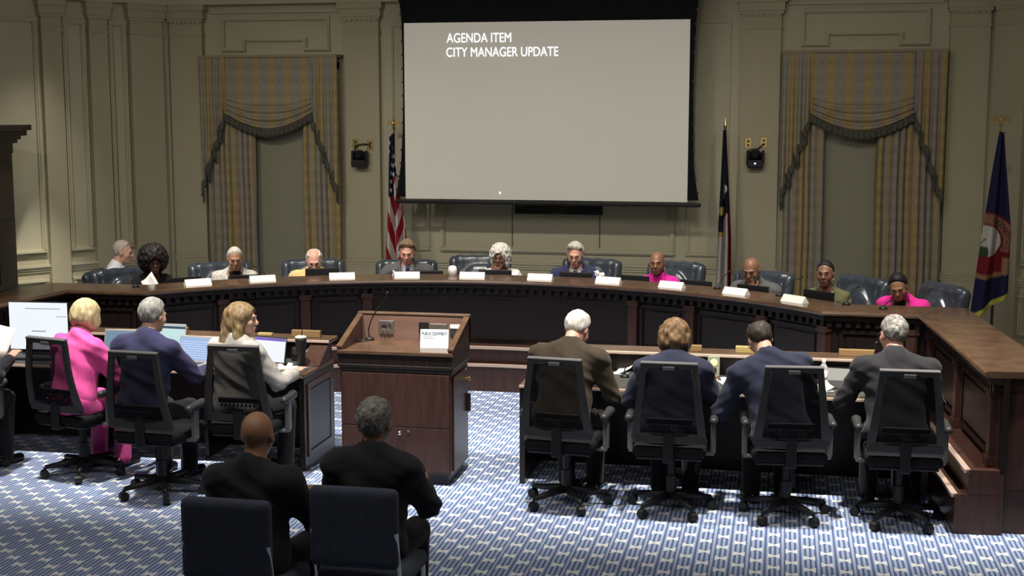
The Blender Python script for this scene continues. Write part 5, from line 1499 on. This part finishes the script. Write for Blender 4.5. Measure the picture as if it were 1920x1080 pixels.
person('woman with short curly brown hair in a dark navy jacket', (-0.70, 9.02, 1.165), 0, 16, pitch=22, sex='f', skin_='pale', hair='bobcurl', hcol='brown', top='jacket', tcol=NAVY2, shirt=WTOP, width=1.2, hands={'R': (.22, .42, .79), 'L': (-.24, .44, .79)})
person('balding dark-haired man in a navy suit leaning left', (-0.13, 9.08, 1.19), 14, 20, side=-9, pitch=36, yaw=8, sex='m', skin_='pale', hair='balding', hcol='dark', top='suit', tcol=NAVY2, shirt=WSH, glasses=True, width=1.15, hands={'L': (-.28, .40, .79), 'R': (.16, .46, .79)})
person('grey-haired man with glasses in a charcoal suit near the dais end', (0.745, 9.18, 1.215), 4, 16, pitch=16, yaw=22, sex='m', skin_='rosy', hair='short', hcol='salt', top='suit', tcol=CHAR_S, shirt=WSH, glasses=True, width=1.18, hands={'L': (-.28, .42, .79), 'R': (.18, .46, .79)})
person('person in a dark suit at the left edge reaching for papers', (-5.98, 8.80, 1.22), -10, 10, pitch=10, sex='m', skin_='pale', hair='short', hcol='grey', top='suit', tcol=DKSUIT, shirt=WSH, h=.008, hands={'R': (.26, .36, .86), 'L': (-.10, .42, .80)})
# two people in the audience, only the heads reach into the picture
person('bald man in the audience seen from behind', (-2.49, 6.0, 1.125), 0, 4, pitch=6, sex='m', skin_='tan', hair=None, top='suit', tcol=CHAR_S, shirt=WSH)
person('man with cropped grey curls in the audience seen from behind', (-1.98, 6.3, 1.14), 0, 4, pitch=4, yaw=-14, sex='m', skin_='tan', hair='short', hcol='salt', top='suit', tcol=DKSUIT, shirt=WSH)
def audience_chair():
    t = empty('audience_chair')
    U_ = fab('blue_grey_upholstery', (.05, .06, .09))
    Vol((-.28, -.3, .36), (.28, .3, .52), .016).rbox((0, 0, .44), (.235, .235, .045), .04).build('seat', U_, t)
    Vol((-.28, -.36, .5), (.28, -.14, .98), .016).rbox((0, -.26, .73), (.22, .035, .2), .03).build('backrest', U_, t)
    for x in (-.21, .21):
        MB().cyl((x, .2, .41), (x, .22, 0), .013).build('leg', CHROME, t); MB().cyl((x, -.2, .41), (x, -.24, 0), .013).build('leg', CHROME, t)
        MB().cyl((x, -.2, .40), (x, -.28, .72), .012).build('back_post', CHROME, t)
    return t
ac = audience_chair(); ac.location = (-2.49, 5.86, 0); tag(ac, 'upholstered audience chair of the bald man', 'chair', 'audience chairs')
o = copy_tree(ac); o.location = (-1.97, 6.16, 0); tag(o, 'upholstered audience chair of the man with grey curls', 'chair', 'audience chairs')
pw = MB(); Vs = [(-.085 + .17 * (i / 3), .01 * math.sin(i * 2 + j), .24 * j / 4) for j in range(5) for i in range(4)]
pw.add(Vs, [(j * 4 + i, j * 4 + i + 1, j * 4 + i + 5, j * 4 + i + 4) for j in range(4) for i in range(3)])
o = pw.build('paper_sheet', PAPER, None, True, (-5.98, 9.22, .82), (R(-25), R(8), R(-8))); tag(o, 'white sheet of paper held up at the left edge of the picture', 'paper')
md = o.modifiers.new('thickness', 'SOLIDIFY'); md.thickness = .002
